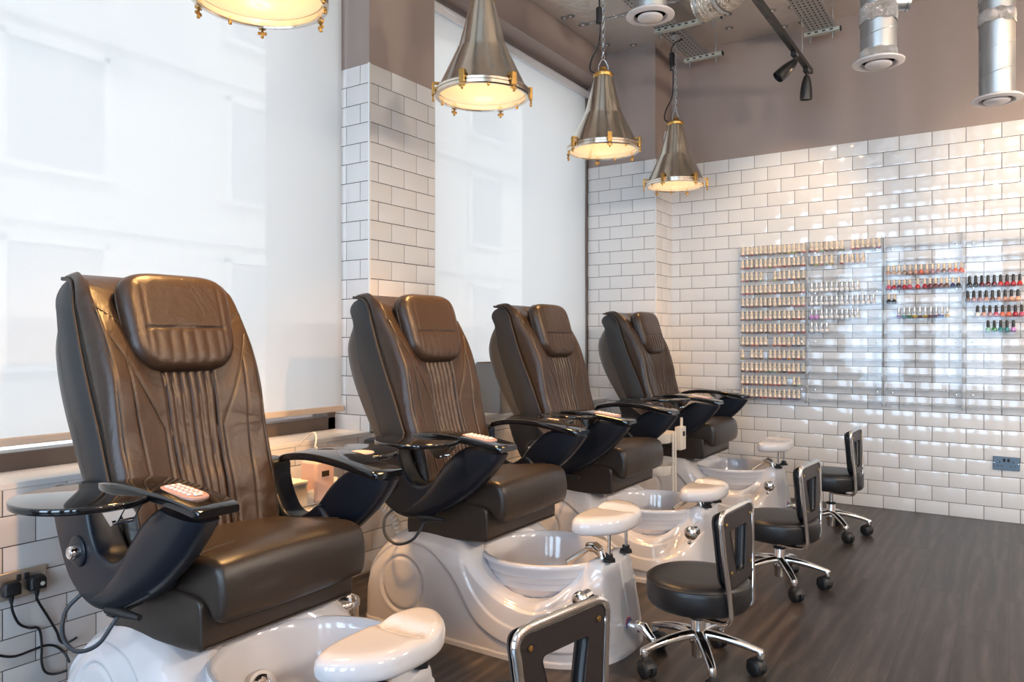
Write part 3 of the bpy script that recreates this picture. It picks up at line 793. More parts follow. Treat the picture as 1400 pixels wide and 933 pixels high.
def make_back(root):
    # seam lines of the cover: (half-width, height) at both ends
    SEAMS = [((.235, 1.215), (.10, .93)), ((.20, 1.135), (.165, .64)), ((.10, .925), (.10, .64)), ((.243, 1.29), (.14, 1.215)), ((.246, 1.285), (.236, .62)), ((.088, 1.10), (.077, .62))]
    NR, NW = 96, 121
    fr = cat([(-2.03, .585), (-2.055, .68), (-2.075, .76), (-2.10, .83), (-2.128, .94), (-2.150, 1.05), (-2.195, 1.17), (-2.275, 1.30), (-2.325, 1.365), (-2.36, 1.394), (-2.40, 1.404), (-2.452, 1.398)], NR)
    pi = cat([(-2.07, .585), (-2.095, .68), (-2.12, .76), (-2.148, .83), (-2.192, .94), (-2.242, 1.05), (-2.287, 1.16), (-2.325, 1.27), (-2.345, 1.33), (-2.375, 1.365), (-2.41, 1.385), (-2.468, 1.392)], NR)
    def width(i):
        z = fr[i][1]; w = .268
        t = i / (NR - 1)
        w -= .014 * (1 - sstep(.6, .85, z))
        w -= .030 * sstep(.80, .97, t)
        return w
    b = MB(); rows = []
    rng = random.Random(3)
    ph = [rng.uniform(0, 6) for _ in range(8)]
    for i in range(NR):
        F, P = np.array(fr[i]), np.array(pi[i]); w = width(i); z = F[1]; t = i / (NR - 1)
        # direction of the face at this row
        a = np.array(fr[min(i + 1, NR - 1)]) - np.array(fr[max(i - 1, 0)]); a /= np.linalg.norm(a); n = np.array([a[1], -a[0]])
        row = []
        def put(y, q): row.append((q[0], y, q[1]))
        inner = []
        ws = w - .022
        for j in range(NW):
            y = -ws + 2 * ws * j / (NW - 1); ay = abs(y)
            lev = .018 * sstep(.09, .24, ay) * (1 - sstep(.82, .92, t))          # side bolsters
            chw = .075 + .012 * sstep(.6, 1.2, z)
            k = 1 - sstep(.86, .93, t)
            if ay < chw:
                lev += k * (-.012 + .008 * abs(math.cos(math.pi * 6 * (y + chw) / (2 * chw) + math.pi / 2)) ** .6 + .002)
            lev += k * -.007 * math.exp(-((ay - chw) / .004) ** 2)
            # raking seams of the cover
            def seam(y0, z0, y1, z1, dep=.0035, wd=.0035):
                if not (min(z0, z1) <= z <= max(z0, z1)): return 0
                yy = y0 + (y1 - y0) * (z - z0) / (z1 - z0)
                return -dep * math.exp(-((ay - yy) / wd) ** 2)
            lev += seam(.235, 1.215, .10, .93) + seam(.20, 1.14, .165, .62) + seam(.10, .93, .10, .62) + seam(.245, 1.29, .14, 1.215) + seam(.247, 1.30, .235, .60, .003, .003)
            # soft folds of the hide
            lev += .0022 * math.sin(21 * z + 9 * ay + ph[0] + (3 if y > 0 else 0)) * sstep(.1, .2, ay) * (1 - sstep(1.0, 1.2, z)) + .0016 * math.sin(47 * z - 15 * y + ph[1]) * sstep(.17, .24, ay)
            inner.append((y, F + n * lev))
        # sides: piping edge, side wall, rounded corner
        for sg, seq in ((-1, (0., .45, .75)), (1, None)):
            if sg < 0:
                put(-(w - .008), P); put(-w, P + (F - P) * .30 - n * 0)
                put(-(w + .002), P + (F - P) * .60); put(-(w - .004), P + (F - P) * .84 + n * .004); put(-(w - .012), F + n * .008)
                for y, q in inner: put(y, q)
            else:
                put((w - .012), F + n * .008); put((w - .004), P + (F - P) * .84 + n * .004); put((w + .002), P + (F - P) * .60); put(w, P + (F - P) * .30); put((w - .008), P)
        rows.append(row)
    V = b.grid(rows)
    bc = b.shift(OX).build('back_cushion', M['leather'], root, angle=80)
    zf = [p[1] for p in fr[:-18]]
    def onface(y, z):
        i = float(np.interp(z, zf, range(len(zf)))); i0 = int(i); t = i - i0
        F = np.array(fr[i0]) * (1 - t) + np.array(fr[i0 + 1]) * t
        a = np.array(fr[i0 + 1]) - np.array(fr[i0]); a /= np.linalg.norm(a); n = np.array([a[1], -a[0]])
        q = F + n * (.018 * sstep(.09, .24, abs(y)) - .0015 - (.003 if abs(y) < .09 else 0))
        return (q[0], y, q[1])
    for sg in (-1, 1):
        for (ya, za), (yb, zb) in SEAMS:
            b = MB(); b.tube([onface(sg * (ya + (yb - ya) * k / 24), za + (zb - za) * k / 24) for k in range(25)], .0021, 6)
            b.shift(OX).build('seam', M['piping'], bc)
    # piping round the cover
    b = MB()
    for s in (-1, 1):
        b.tube([(pi[i][0], s * (width(i) + .002), pi[i][1]) for i in range(0, NR, 2)], .0055, 8)
    b.tube([(pi[-1][0] - .002, y, pi[-1][1] + .002) for y in np.linspace(-width(NR - 1), width(NR - 1), 14)], .0055, 8)
    b.shift(OX).build('piping', M['piping'], bc)
    # hard shell
    xp = curve1([(p[1], p[0]) for p in pi[:-12]]); 
    xs = curve1([(.56, -2.165), (.68, -2.215), (.80, -2.28), (.934, -2.337), (1.05, -2.388), (1.152, -2.425), (1.22, -2.440), (1.284, -2.450), (1.304, -2.462), (1.335, -2.482), (1.36, -2.480), (1.378, -2.462), (1.386, -2.44)])
    xrr = curve1([(.56, -2.215), (.62, -2.255), (.731, -2.335), (.824, -2.395), (.90, -2.443), (.985, -2.490), (1.06, -2.52), (1.13, -2.535), (1.19, -2.530), (1.24, -2.508), (1.28, -2.476), (1.30, -2.455)])
    b = MB(); rows = []
    zs = list(np.linspace(.56, 1.386, 60))
    for z in zs:
        P = min(xp(z), -2.05) if z < 1.33 else min(xp(min(z, 1.36)), -2.36); S = xs(z)
        w = .260 - .012 * (1 - sstep(.6, .85, z)) - .028 * sstep(1.28, 1.386, z)
        half = [(P + .002, w - .004), (P - .01, w + .002), (P * .5 + S * .5, w + .010), (S + .012, w + .009), (S + .003, w + .004), (S, w - .004), (S - .004, w - .03), (S - .008, w - .09), (S - .010, 0)]
        rows.append([(x, -y, z) for x, y in half] + [(x, y, z) for x, y in reversed(half[:-1])])
    V = b.grid(rows)
    b.shift(OX).build('back_shell', M['shell'], bc, angle=55)
    b = MB(); rows = []
    for z in np.linspace(.56, 1.30, 50):
        S, X = xs(z) + .012, xrr(z); X = min(X, S - .006)
        w = .260 - .014 * (1 - sstep(.6, .85, z)); tp = sstep(1.15, 1.31, z)
        D = S - X
        half = [(S, w - .006), (S - D * .18, w + .002 - .004 * tp), (S - D * .45, w - .004 - .01 * tp), (S - D * .72, w - .02 - .015 * tp), (S - D * .92, w - .05 - .02 * tp), (X, w - .10 - .02 * tp), (X - .004, 0)]
        rows.append([(x, -y, z) for x, y in half] + [(x, y, z) for x, y in reversed(half[:-1])])
    V = b.grid(rows); b.cap(V[-1]); b.cap(V[0])
    b.shift(OX).build('rear_cover', M['shellrear'], bc, angle=55)
    # headrest
    n = Vector((.955, 0, .297)); v = Vector((-.297, 0, .955)); u = Vector((0, 1, 0))
    c = Vector((-2.226, 0, 1.252))
    m = Matrix(((u.x, v.x, n.x, c.x), (u.y, v.y, n.y, c.y), (u.z, v.z, n.z, c.z), (0, 0, 0, 1)))
    def bound(a):
        cc, q = math.cos(a), math.sin(a); e = 4.4
        k = (abs(cc) ** e + abs(q) ** e) ** (-1 / e)
        uu, vv = .183 * cc * k, .162 * q * k
        return uu * (1 + .05 * vv / .162 - (.05 if vv < -.08 else 0) * sstep(.08, .162, -vv)), vv
    def rel(uu, vv, r):
        d = 0
        ins = sstep(.93, .80, r) if False else 1 - sstep(.80, .93, r)
        if vv < -.030 and abs(uu) < .125: d += ins * (.0035 * abs(math.cos(math.pi * uu / .0415)) - .0035) * sstep(.030, .045, -vv)
        d -= ins * .006 * math.exp(-((vv + .028) / .004) ** 2) * (1 if abs(uu) < .135 else 0)
        d -= .004 * math.exp(-((abs(uu) - .130) / .004) ** 2) * (1 if vv < .10 else math.exp(-((vv - .10) / .03) ** 2)) * (1 - sstep(.9, .99, r))
        return d
    b = MB(); b.pillow(bound, .052, .040, m, p=11, q=2.1, nr=34, na=144, relief=rel)
    b.shift(OX).build('headrest', M['leather'], bc, angle=80)
    b = MB(); b.tube([m @ Vector((uu * .992, vv * .992, -.004)) for uu, vv in [bound(2 * math.pi * i / 60) for i in range(60)]], .0035, 8, closed=True)
    b.shift(OX).build('headrest_piping', M['piping'], bc)
    # little hinge hardware at the bottom
    b = MB(); b.box((-2.10, .262, .64), (.05, .02, .10)); b.cyl((-2.09, .25, .66), (-2.09, .285, .66), .012, 12); b.cyl((-2.09, -.25, .66), (-2.09, -.285, .66), .012, 12); b.box((-2.10, -.262, .64), (.05, .02, .10))
    b.shift(OX).build('recline_hinge', M['blackmetal'], root)
    return bc

ch = empty('pedicure_chair', (-2.0, 1.40, 0))
make_base(ch); make_seat(ch); make_arm(ch, -1); make_arm(ch, 1); make_back(ch)
for o in kids(ch):
    if o.name.startswith('back_cushion'): bcush = o
CHY = [1.40, 2.648, 3.755, 5.146]
CHL = ['brown leather pedicure spa chair beside the socket with two black plugs, white tub base',
       'brown leather pedicure spa chair in front of the tiled window column, raised footrest',
       'brown leather pedicure spa chair between the grey box and the white trolley, lowered footrest',
       'brown leather pedicure spa chair beside the tiled back wall and its corner pilaster']
GCH = 'pedicure chairs along the windows'
chairs = [ch]
for i in range(1, 4):
    c = copy_tree(ch); c.location = (-2.0, CHY[i], 0); chairs.append(c)
for c, l in zip(chairs, CHL): tag(c, l, 'pedicure chair', GCH)
for k_ in kids(chairs[2]):
    if k_.name.split('.')[0] == 'side_tray' and any(v.co.y < -.5 for v in k_.data.vertices): k_.location.y += .12
for c, dz in zip(chairs, (-.075, 0, -.075, 0)): make_footrest(c, dz)

# ------------------------------------------------------------------ pedicure stools
def make_stool():
    root = empty('pedicure_stool')
    # seat disc; faces -x
    b = MB()
    b.lathe([(0, .236), (.15, .236), (.172, .242), (.183, .256), (.187, .28), (.187, .312), (.183, .330), (.176, .339), (.165, .344), (.12, .347), (0, .348)], (0, 0, 0), 56)
    st = b.build('seat', M['seatblack'], root, angle=60)
    b = MB(); b.lathe([(.1845, .3275), (.187, .330), (.1845, .3325)], (0, 0, 0), 56, closed=True); b.build('seat_piping', M['piping'], st)
    # backrest: plate with a tapering cut-out, pad on the seat side, chrome loop around
    def hexa(wt, wb, z0, z1, r):
        P = []
        cs = [(-wt, z1), (wt, z1), (wb, z0), (-wb, z0)]
        for i in range(4):
            p = np.array(cs[i], float); a = np.array(cs[i - 1]) - p; c = np.array(cs[(i + 1) % 4]) - p
            a /= np.linalg.norm(a); c /= np.linalg.norm(c)
            s0, s1 = p + a * r, p + c * r
            for k in range(7):
                t = k / 6; P.append(tuple((1 - t) ** 2 * s0 + 2 * t * (1 - t) * p + t * t * s1))
        return P
    out = hexa(.148, .116, .345, .600, .035); hole = hexa(.080, .040, .385, .540, .016)
    def plate(x0, x1, rnd, grow=0.):
        b = MB(); n = len(out)
        st_ = [(x0 + rnd, 0.), (x0, rnd), (x1, rnd), (x1 - rnd, 0.), ]
        xs = [(x0 + rnd, 0), (x0 + rnd * .3, rnd * .3), (x0, rnd), (x1, rnd), (x1 - rnd * .3, rnd * .3), (x1 - rnd, 0)]
        co_, ch_ = np.mean(np.array(out), 0), np.mean(np.array(hole), 0)
        rows = []
        def ins(p, c, d): 
            v = np.array(p) - c; L = np.linalg.norm(v); return c + v * (L - d) / L
        for x, d in xs: rows.append([(x, *ins(p, co_, d)) for p in out])
        for x, d in reversed(xs): rows.append([(x, *ins(p, ch_, -d)) for p in hole])
        b.grid(rows, close_v=True, close_u=True)
        return b
    LEAN = .06
    def lean(b):
        for v in b.bm.verts: v.co.x += .150 - (v.co.z - .35) * LEAN
        return b
    pl = lean(plate(.006, .014, .002)).build('back_plate', M['backplate'], root, angle=40)
    lean(plate(-.032, .006, .012)).build('back_pad', M['seatblack'], root, angle=60)
    for y, z in ((-.115, .568), (.115, .568), (-.095, .40), (.095, .40)):
        b = MB(); b.lathe([(.0065, 0), (.006, .003), (.003, .004), (0, .004)], (.0, 0, 0), 12, Matrix.Rotation(R(90), 3, 'Y'))
        for v in b.bm.verts:
            if not v.tag: v.co += Vector((.150 + .014 - (z - .35) * LEAN, y, z)); v.tag = True
        b.build('plate_screw', M['brass'], pl)
    b = MB()
    path = []
    def fx(z): return .150 + .008 - (z - .35) * LEAN
    half = [(.02, -.085, .222), (.10, -.098, .222), (.145, -.104, .226), (.163, -.108, .248), (.162, -.112, .29), (fx(.36) + .002, -.124, .36), (fx(.45), -.137, .45), (fx(.54), -.150, .555), (fx(.58), -.153, .578), (fx(.60), -.144, .598), (fx(.607), -.115, .607), (fx(.608), -.05, .608), (fx(.608), 0, .608)]
    hp = [tuple(p) for p in cat(half, 46)]
    path = hp + [(x, -y, z) for x, y, z in reversed(hp[:-1])]
    b.tube(path, .0088, 12, flat=(1.25, .95))
    b.build('back_loop', M['chrome'], root)
    # gas column
    b = MB(); b.box((0, 0, .229), (.20, .16, .012)); b.build('seat_plate', M['blackmetal'], root)
    b = MB(); b.cyl((0, 0, .10), (0, 0, .23), .0135, 24); gc = b.build('gas_rod', M['chrome'], root)
    b = MB(); b.lathe([(.0, .045), (.022, .045), (.0235, .05), (.0235, .085), (.030, .095), (.031, .11), (.0265, .125), (.0265, .182), (.025, .186), (.014, .186)], (0, 0, 0), 32); b.build('column_sleeve', M['chrome'], root)
    b = MB(); b.lathe([(.0255, .180), (.0285, .182), (.0285, .190), (.022, .194), (.0138, .194)], (0, 0, 0), 28); b.build('collar', M['black'], root)
    # star base: five legs each with a twin-wheel caster
    for k in range(5):
        a = R(17 + 72 * k); d = Vector((math.cos(a), math.sin(a), 0)); q = Vector((-d.y, d.x, 0))
        b = MB(); rows = []
        for i in range(15):
            t = i / 14; r = .02 + .205 * t
            z = .128 - .040 * t ** 1.8; w = .021 - .007 * t; h = .016 - .005 * t
            ring = []
            for j in range(12):
                an = 2 * math.pi * j / 12; c, s_ = math.cos(an), math.sin(an); e = 3; kk = (abs(c) ** e + abs(s_) ** e) ** (-1 / e)
                ring.append(d * r + q * (w * c * kk) + Vector((0, 0, z + h * s_ * kk)))
            rows.append(ring)
        V = b.grid(rows, close_v=True); b.cap(V[0]); b.cap(V[-1], True)
        p = d * .216; b.lathe([(.014, .066), (.016, .07), (.016, .090), (.013, .097), (0, .098)], p, 18)
        lg = b.build('base_leg', M['chrome'], root, angle=50)
        # caster swivels at its own angle
        ca = a + R([140, 60, 200, 100, 20][k]); fd = Vector((math.cos(ca), math.sin(ca), 0)); sd = Vector((-fd.y, fd.x, 0))
        hub = p + fd * .016 + Vector((0, 0, .0305))
        b = MB()
        for sgn in (-1, 1):
            rot = Matrix((( sd.x, fd.x, 0), (sd.y, fd.y, 0), (0, 0, 1)))
            m3 = Matrix(((0, fd.x, sd.x * sgn), (0, fd.y, sd.y * sgn), (1, 0, 0)))
            b.lathe([(0, .004), (.027, .004), (.0305, .008), (.0305, .020), (.027, .025), (.014, .028), (0, .0285)], hub, 26, m3)
        b.build('caster_wheel', M['black'], lg, angle=50)
        b = MB(); b.cyl(p + Vector((0, 0, .035)), p + Vector((0, 0, .07)), .011, 12)
        hoodr = [hub + fd * (.0325 * math.cos(R(x))) + Vector((0, 0, .0325 * math.sin(R(x)))) for x in range(20, 200, 20)]
        b.tube(hoodr, .005, 8, flat=(4.2, .7))
        b.build('caster_hood', M['black'], lg)
    return root
M['seatblack'] = pbr('black_stool_vinyl', (.018, .017, .018), .34, bump=.12, bscale=420, var=.1, spec=.4)
M['backplate'] = pbr('dark_brown_back_plate', (.022, .016, .015), .42, bump=.1, bscale=500, var=.08)
st0 = make_stool()
SP = [(-.945, 1.432, -10, 30), (-.948, 2.650, -3, 0), (-.937, 3.768, -4, 12), (-.925, 4.97, -2, 40)]
SL = ['black pedicure stool cut off by the lower picture edge, only its chrome rimmed backrest showing',
      'black pedicure stool facing the second chair, its round seat and star base in full view',
      'black pedicure stool facing the white tub with lowered footrest next to the white trolley',
      'black pedicure stool standing closest to the tiled back wall']
stools = [st0] + [copy_tree(st0) for _ in range(3)]
for o, (x, y, rz, _), l in zip(stools, SP, SL):
    o.location = (x, y, 0); o.rotation_euler = (0, 0, R(rz)); tag(o, l, 'stool', 'rolling stools in front of the chairs')
for c in kids(stools[3]):
    if c.name.split('.')[0] in ('seat', 'back_plate', 'back_pad', 'back_loop', 'seat_plate', 'gas_rod'): c.location.z += .045

# ------------------------------------------------------------------ pendant lamps
def make_lamp():
    root = empty('pendant_lamp')       # origin in the middle of the rim
    b = MB(); b.lathe([(.050, .448), (.054, .446), (.082, .335), (.112, .222), (.117, .220), (.119, .212), (.206, .032), (.210, .026)], (0, 0, 0), 64)
    b.build('cone_shade', M['steel'], root, angle=25)
    b = MB(); b.lathe([(.200, .030), (.110, .225), (.075, .335), (.048, .440), (0, .442)], (0, 0, 0), 48); b.build('inner_reflector', M['lampin'], root)
    b = MB(); b.lathe([(.206, .034), (.213, .034), (.216, .030), (.216, .020), (.211, .0185), (.211, .0165), (.217, .015), (.217, .003), (.211, .000), (.200, .000), (.198, .006), (.203, .010), (.203, .034)], (0, 0, 0), 64, closed=True)
    rim = b.build('rim_ring', M['steelring'], root, angle=30)
    b = MB(); b.lathe([(.201, .004), (.15, -.002), (.08, -.006), (0, -.007)], (0, 0, 0), 48); b.build('lens', M['lens'], root)
    for k in range(6):
        a = R(20 + 60 * k); d = Vector((math.cos(a), math.sin(a), 0)); q = Vector((-d.y, d.x, 0)); m = Matrix(((d.x, q.x, 0), (d.y, q.y, 0), (0, 0, 1)))
        b = MB(); b.box(d * .226 + Vector((0, 0, .030)), (.012, .024, .058), m); b.box(d * .214 + Vector((0, 0, .056)), (.034, .022, .008), m); b.box(d * .218 + Vector((0, 0, .028)), (.01, .034, .012), m)
        cl = b.build('clamp', M['brass'], rim, bevel=.002)
        b = MB(); b.cyl(d * .226 + Vector((0, 0, -.022)), d * .226 + Vector((0, 0, .002)), .0045, 10); b.box(d * .226 + Vector((0, 0, -.012)), (.006, .030, .010), m); b.lathe([(0, -.030), (.006, -.026), (.006, -.020), (0, -.018)], d * .226, 10)
        b.build('wing_nut', M['brass'], rim, bevel=.001)
    for k in range(3):
        a = R(50 + 120 * k); d = Vector((math.cos(a), math.sin(a), 0))
        b = MB(); b.lathe([(0, -.012), (.006, -.010), (.007, -.002), (.005, .004)], d * .205, 10); b.build('lens_clip', M['brass'], rim)
    b = MB(); b.lathe([(.056, .440), (.060, .446), (.060, .462), (.052, .470), (.030, .474), (.024, .482), (.022, .500), (0, .502)], (0, 0, 0), 32)
    cap = b.build('brass_cap', M['brass'], root, angle=35)
    b = MB(); b.tube([(.030, 0, .470), (.030, 0, .51), (.012, 0, .545), (0, 0, .552), (-.012, 0, .545), (-.030, 0, .51), (-.030, 0, .470)], .0035, 8); b.build('hanging_bail', M['galv'], cap)
    b = MB(); b.lathe([(0, .20), (.022, .206), (.032, .235), (.028, .265), (.016, .30), (.015, .33), (0, .335)], (0, 0, 0), 20); b.build('bulb', M['bulb'], root)
    return root
M['steelring'] = pbr('polished_lamp_ring', (.72, .66, .58), .16, metal=1., var=.08, vscale=10, rvar=.06)
LX, LZ = -2.012, 2.312
LY = [1.55, 2.774, 3.998, 5.152]
LL = ['conical metal pendant lamp cut off by the top picture edge above the first chair',
      'conical metal pendant lamp hanging in front of the tiled column and blind',
      'conical metal pendant lamp, black switch on its cord, hanging above the third chair',
      'conical metal pendant lamp on a long chain from the perforated cable tray in the corner']
lamp0 = make_lamp()
lamps = [lamp0] + [copy_tree(lamp0) for _ in range(3)]
def chain(p0, p1, link=.026):
    b = MB(); p0, p1 = Vector(p0), Vector(p1); n = max(2, int((p1 - p0).length / link)); d = (p1 - p0) / n; ax = d.normalized()
    e1 = ax.orthogonal().normalized(); e2 = ax.cross(e1)
    for i in range(n):
        c = p0 + d * (i + .5); w = e1 if i % 2 else e2
        L = d.length * .66
        b.tube([c + ax * (L * math.sin(2 * math.pi * k / 10)) + w * (.0085 * math.cos(2 * math.pi * k / 10)) for k in range(10)], .0026, 5, closed=True)
    return b
TOPZ = [3.405] * 4
for i, (o, y, l, tz) in enumerate(zip(lamps, LY, LL, TOPZ)):
    o.location = (LX, y, LZ + (-.022, 0, .01, 0)[i]); o.rotation_euler = (0, 0, R(i * 23)); tag(o, l, 'pendant lamp', 'pendant lamps over the chairs')
    z0 = .548; zt = tz - o.location.z
    chain((0, 0, z0), (0, 0, zt)).build('chain', M['galv'], o)
    b = MB(); s = math.copysign(1, 1)
    m = Matrix.Rotation(-R(i * 23), 4, 'Z')
    cord = [(-.03, -.05, .46), (-.065, -.045, .49), (-.06, -.03, .56), (-.02, -.012, .66), (-.014, -.01, zt * .5 + .3), (-.018, -.012, zt - .22), (-.02, -.01, zt - .10), (.01, .005, zt - .02)]
    if i == 3: cord[-3:] = [(-.03, -.015, zt - .25), (-.02, -.015, zt - .08), (.05, .01, zt - .03)]
    b.tube([m @ Vector(p) for p in cat(cord, 50)], .0048, 8); cd = b.build('power_cord', M['black'], o)
    zz = zt - .27 if i != 3 else zt - .17
    b = MB(); b.box(m @ Vector((-.022, -.013, zz)), (.030, .034, .10)); b.build('cord_switch', M['black'], o, bevel=.008)
    b = MB(); b.lathe([(.034, zt), (.034, zt - .012), (.02, zt - .022), (0, zt - .024)], (0, 0, 0), 20); b.build('ceiling_hook', M['galv'], o)

# ------------------------------------------------------------------ ducts, trays, track light
def duct(i, px, py, d, label, bands, joint=None, top=ZC):
    u, v = (px - 700) / F_, (465.5 - py) / F_
    p = Vector((d * (C_ * u - S_), d * (S_ * u + C_), 1.2 + d * v))
    t = empty('ventilation_duct', p); tag(t, label, 'ventilation duct', 'ventilation ducts with round valves'); H = top - p.z; r = .081
    prof = [(r - .006, .012)]; n = int(H / .02)
    b = MB(); b.lathe([(r, .01), (r, H)], (0, 0, 0), 48)
    b.build('duct_pipe', M['galv'], t)
    b = MB(); L = H / .13; b.tube([(r * math.cos(a), r * math.sin(a), .03 + .13 * a / (2 * math.pi)) for a in np.linspace(0, 2 * math.pi * (H - .05) / .13, int(40 * L))], .0022, 6); b.build('spiral_seam', M['galv'], t)
    for z0, z1 in bands:
        b = MB(); rows = []; rg = random.Random(i * 7 + int(z0 * 100))
        for k in range(9):
            rows.append([((r + .003 + rg.uniform(-.0015, .0025)) * math.cos(2 * math.pi * j / 72), (r + .003 + rg.uniform(-.0015, .0025)) * math.sin(2 * math.pi * j / 72), z0 + (z1 - z0) * k / 8 + (.004 * math.sin(j * .7) if k in (0, 8) else 0)) for j in range(72)])
        b.grid(rows, close_v=True); b.build('foil_band', M['foiltape'], t)
    b = MB(); b.lathe([(.076, .012), (.108, .010), (.116, .004), (.116, -.002), (.108, -.006), (.086, -.010), (.080, -.006), (.078, .010), (.076, .012)], (0, 0, 0), 56, closed=False); vr = b.build('valve_ring', M['ventwhite'], t)
    b = MB(); b.lathe([(.0, .004), (.05, .004), (.060, -.004), (.060, -.012), (.052, -.018), (0, -.020)], (0, 0, 0), 44); b.build('valve_disc', M['ventwhite'], vr)
    b = MB(); b.lathe([(.077, .012), (.077, .07), (0, .071)], (0, 0, 0), 32); b.build('valve_throat', M['blackmetal'], vr)
    if joint:
        b = MB(); z, a = joint; dv = Vector((math.cos(a), math.sin(a), 0)); b.cyl(dv * .06 + Vector((0, 0, z)), dv * .13 + Vector((0, 0, z)), .036, 28); b.cyl(dv * .125 + Vector((0, 0, z)), dv * .137 + Vector((0, 0, z)), .041, 28); b.build('side_spigot', M['galv'], t)
    return t
duct(0, 889, 22, 3.62, 'galvanised ventilation duct ending in a white valve beside the perforated tray', [(.55, .7)])
duct(1, 1201, 86, 3.62, 'galvanised ventilation duct with a capped side spigot and crinkled foil bands', [(.012, .055), (.19, .27)], (.285, R(25)))
duct(2, 1363, 136, 3.86, 'galvanised ventilation duct with foil bands, hanging lower than the other two ducts', [(.385, .45), (.50, .60)])
# foil flexible duct under the ceiling
p = at(1000, -14, Z=3.36)
fd = empty('flexible_duct', p); tag(fd, 'foil wrapped flexible air duct under the ceiling, between the tray and the track', 'air duct')
b = MB(); path = cat([(-.22, .08, .0), (-.10, .04, .0), (.0, .0, .01), (.07, -.03, .07), (.085, -.035, .14), (.085, -.035, .20)], 60)
b.tube(path, [.115 + .003 * math.sin(i * 1.9) for i in range(60)], 40); b.build('foil_sleeve', M['foilduct'], fd)
b = MB(); b.tube([path[20], path[23]], .121, 40, caps=False); b.tube([path[38], path[41]], .121, 40, caps=False); b.build('foil_band', M['foiltape'], fd)
b = MB(); b.lathe([(.122, 0), (.122, .01), (0, .012)], path[0], 36, Matrix.Rotation(R(-90), 3, 'Y')); b.build('end_cap', M['galv'], fd)
q = path[6]
b = MB(); b.cyl((q[0], q[1], .1), (q[0], q[1], ZC - p.z), .003, 8); b.build('hanger_wire', M['galv'], fd)

def cable_tray(x, w, ya, yb, z, label, brackets):
    t = empty('cable_tray', (x, (ya + yb) / 2, z)); tag(t, label, 'cable tray', 'perforated cable trays under the ceiling')
    yc = (ya + yb) / 2; h = (yb - ya) / 2
    b = MB(); b.box((0, 0, 0), (w, 2 * h, .0025)); b.build('tray_bed', M['perf'], t)
    b = MB(); b.box((-w / 2, 0, .012), (.002, 2 * h, .026)); b.box((w / 2, 0, .012), (.002, 2 * h, .026)); b.build('tray_side', M['galv'], t)
    for y, x0, x1 in brackets:
        b = MB(); yy = y - yc
        b.box(((x0 + x1) / 2 - x, yy, -.026), (x1 - x0, .040, .003)); b.box(((x0 + x1) / 2 - x, yy - .02, -.015), (x1 - x0, .003, .025)); b.box(((x0 + x1) / 2 - x, yy + .02, -.015), (x1 - x0, .003, .025))
        br = b.build('strut_channel', M['strut'], t, bevel=.001)
        b = MB()
        n = int((x1 - x0) / .05)
        for k in range(n): b.box((x0 - x + .035 + k * .05, yy - .0218, -.014), (.022, .001, .010))
        b.box((x1 - x + .002, yy, -.014), (.008, .042, .027)); b.build('channel_slots', M['black'], br)
        for xx in (x0 + .04, x1 - .05):
            b = MB(); b.cyl((xx - x, yy, -.075), (xx - x, yy, ZC - z), .0052, 10)
            b.lathe([(.012, -.040), (.012, -.030)], (xx - x, yy, 0), 6); b.lathe([(.014, -.029), (.014, -.027)], (xx - x, yy, 0), 16); b.lathe([(.012, .0), (.012, .010), (0, .0101)], (xx - x, yy, 0), 6)
            b.build('threaded_rod', M['galv'], br)
    return t
ka = at(955, 80, Z=3.40); kb = at(962, 28, Z=3.40)
cable_tray(-2.02, .15, 1.3, ka.y + .03, 3.415, 'perforated steel cable tray in the corner carrying the last lamp chain', [(ka.y, -2.13, -1.83), (kb.y, -2.10, -1.63), (3.4, -2.13, -1.83), (1.9, -2.13, -1.83)])
kc = at(1124, 44, Z=3.40)
cable_tray(kc.x - .0, .18, 3.2, kc.y + .02, 3.415, 'perforated steel cable tray beyond the black spotlight track', [(kc.y, kc.x - .12, kc.x + .12), (4.0, kc.x - .12, kc.x + .12)])

tl = empty('track_light', (-1.147, 5.45, 3.062)); tag(tl, 'black ceiling track with two bullet spotlights at its end', 'track light')
b = MB(); b.box((0, -2.2, 0), (.036, 4.4, .034)); rail = b.build('track_rail', M['blackmetal'], tl, bevel=.002)
b = MB(); b.box((0, -2.2, -.0175), (.014, 4.36, .002)); b.build('track_slot', M['black'], rail)
b = MB(); b.box((.0, -.10, -.0185), (.026, .07, .003)); b.box((0, -1.05, -.0185), (.028, .09, .003)); b.box((0, -1.35, -.0185), (.028, .09, .003)); b.build('rail_connector', M['darkmetal'], rail)
for y in (-.25, -2.2):
    b = MB(); b.cyl((0, y, .015), (0, y, 3.40 - 3.062), .0015, 6); b.build('hanger_wire', M['galv'], rail)
def spot_head(y, dirv):
    b = MB(); b.box((0, y, -.03), (.034, .075, .028)); ad = b.build('track_adapter', M['blackmetal'], tl, bevel=.004)
    b = MB(); b.box((0, y, -.029), (.0352, .05, .010)); b.build('adapter_band', M['galv'], ad)
    b = MB(); b.cyl((0, y, -.04), (0, y, -.075), .0075, 14); b.lathe([(0, -.062), (.013, -.066), (.013, -.080), (0, -.084)], (0, y, 0), 16); b.build('spot_arm', M['blackmetal'], ad)
    d = Vector(dirv).normalized(); m = d.to_track_quat('Z', 'Y').to_matrix()
    b = MB(); b.lathe([(0, -.035), (.014, -.033), (.022, -.02), (.030, .01), (.037, .05), (.040, .09), (.040, .125), (.037, .127), (.035, .11), (0, .108)], Vector((0, y, -.075)) + d * .02, 32, m)
    b.build('spot_head', M['blackmetal'], ad, angle=30)
spot_head(-.12, (-.06, .15, -1)); spot_head(-.46, (-.55, -.35, -.6))

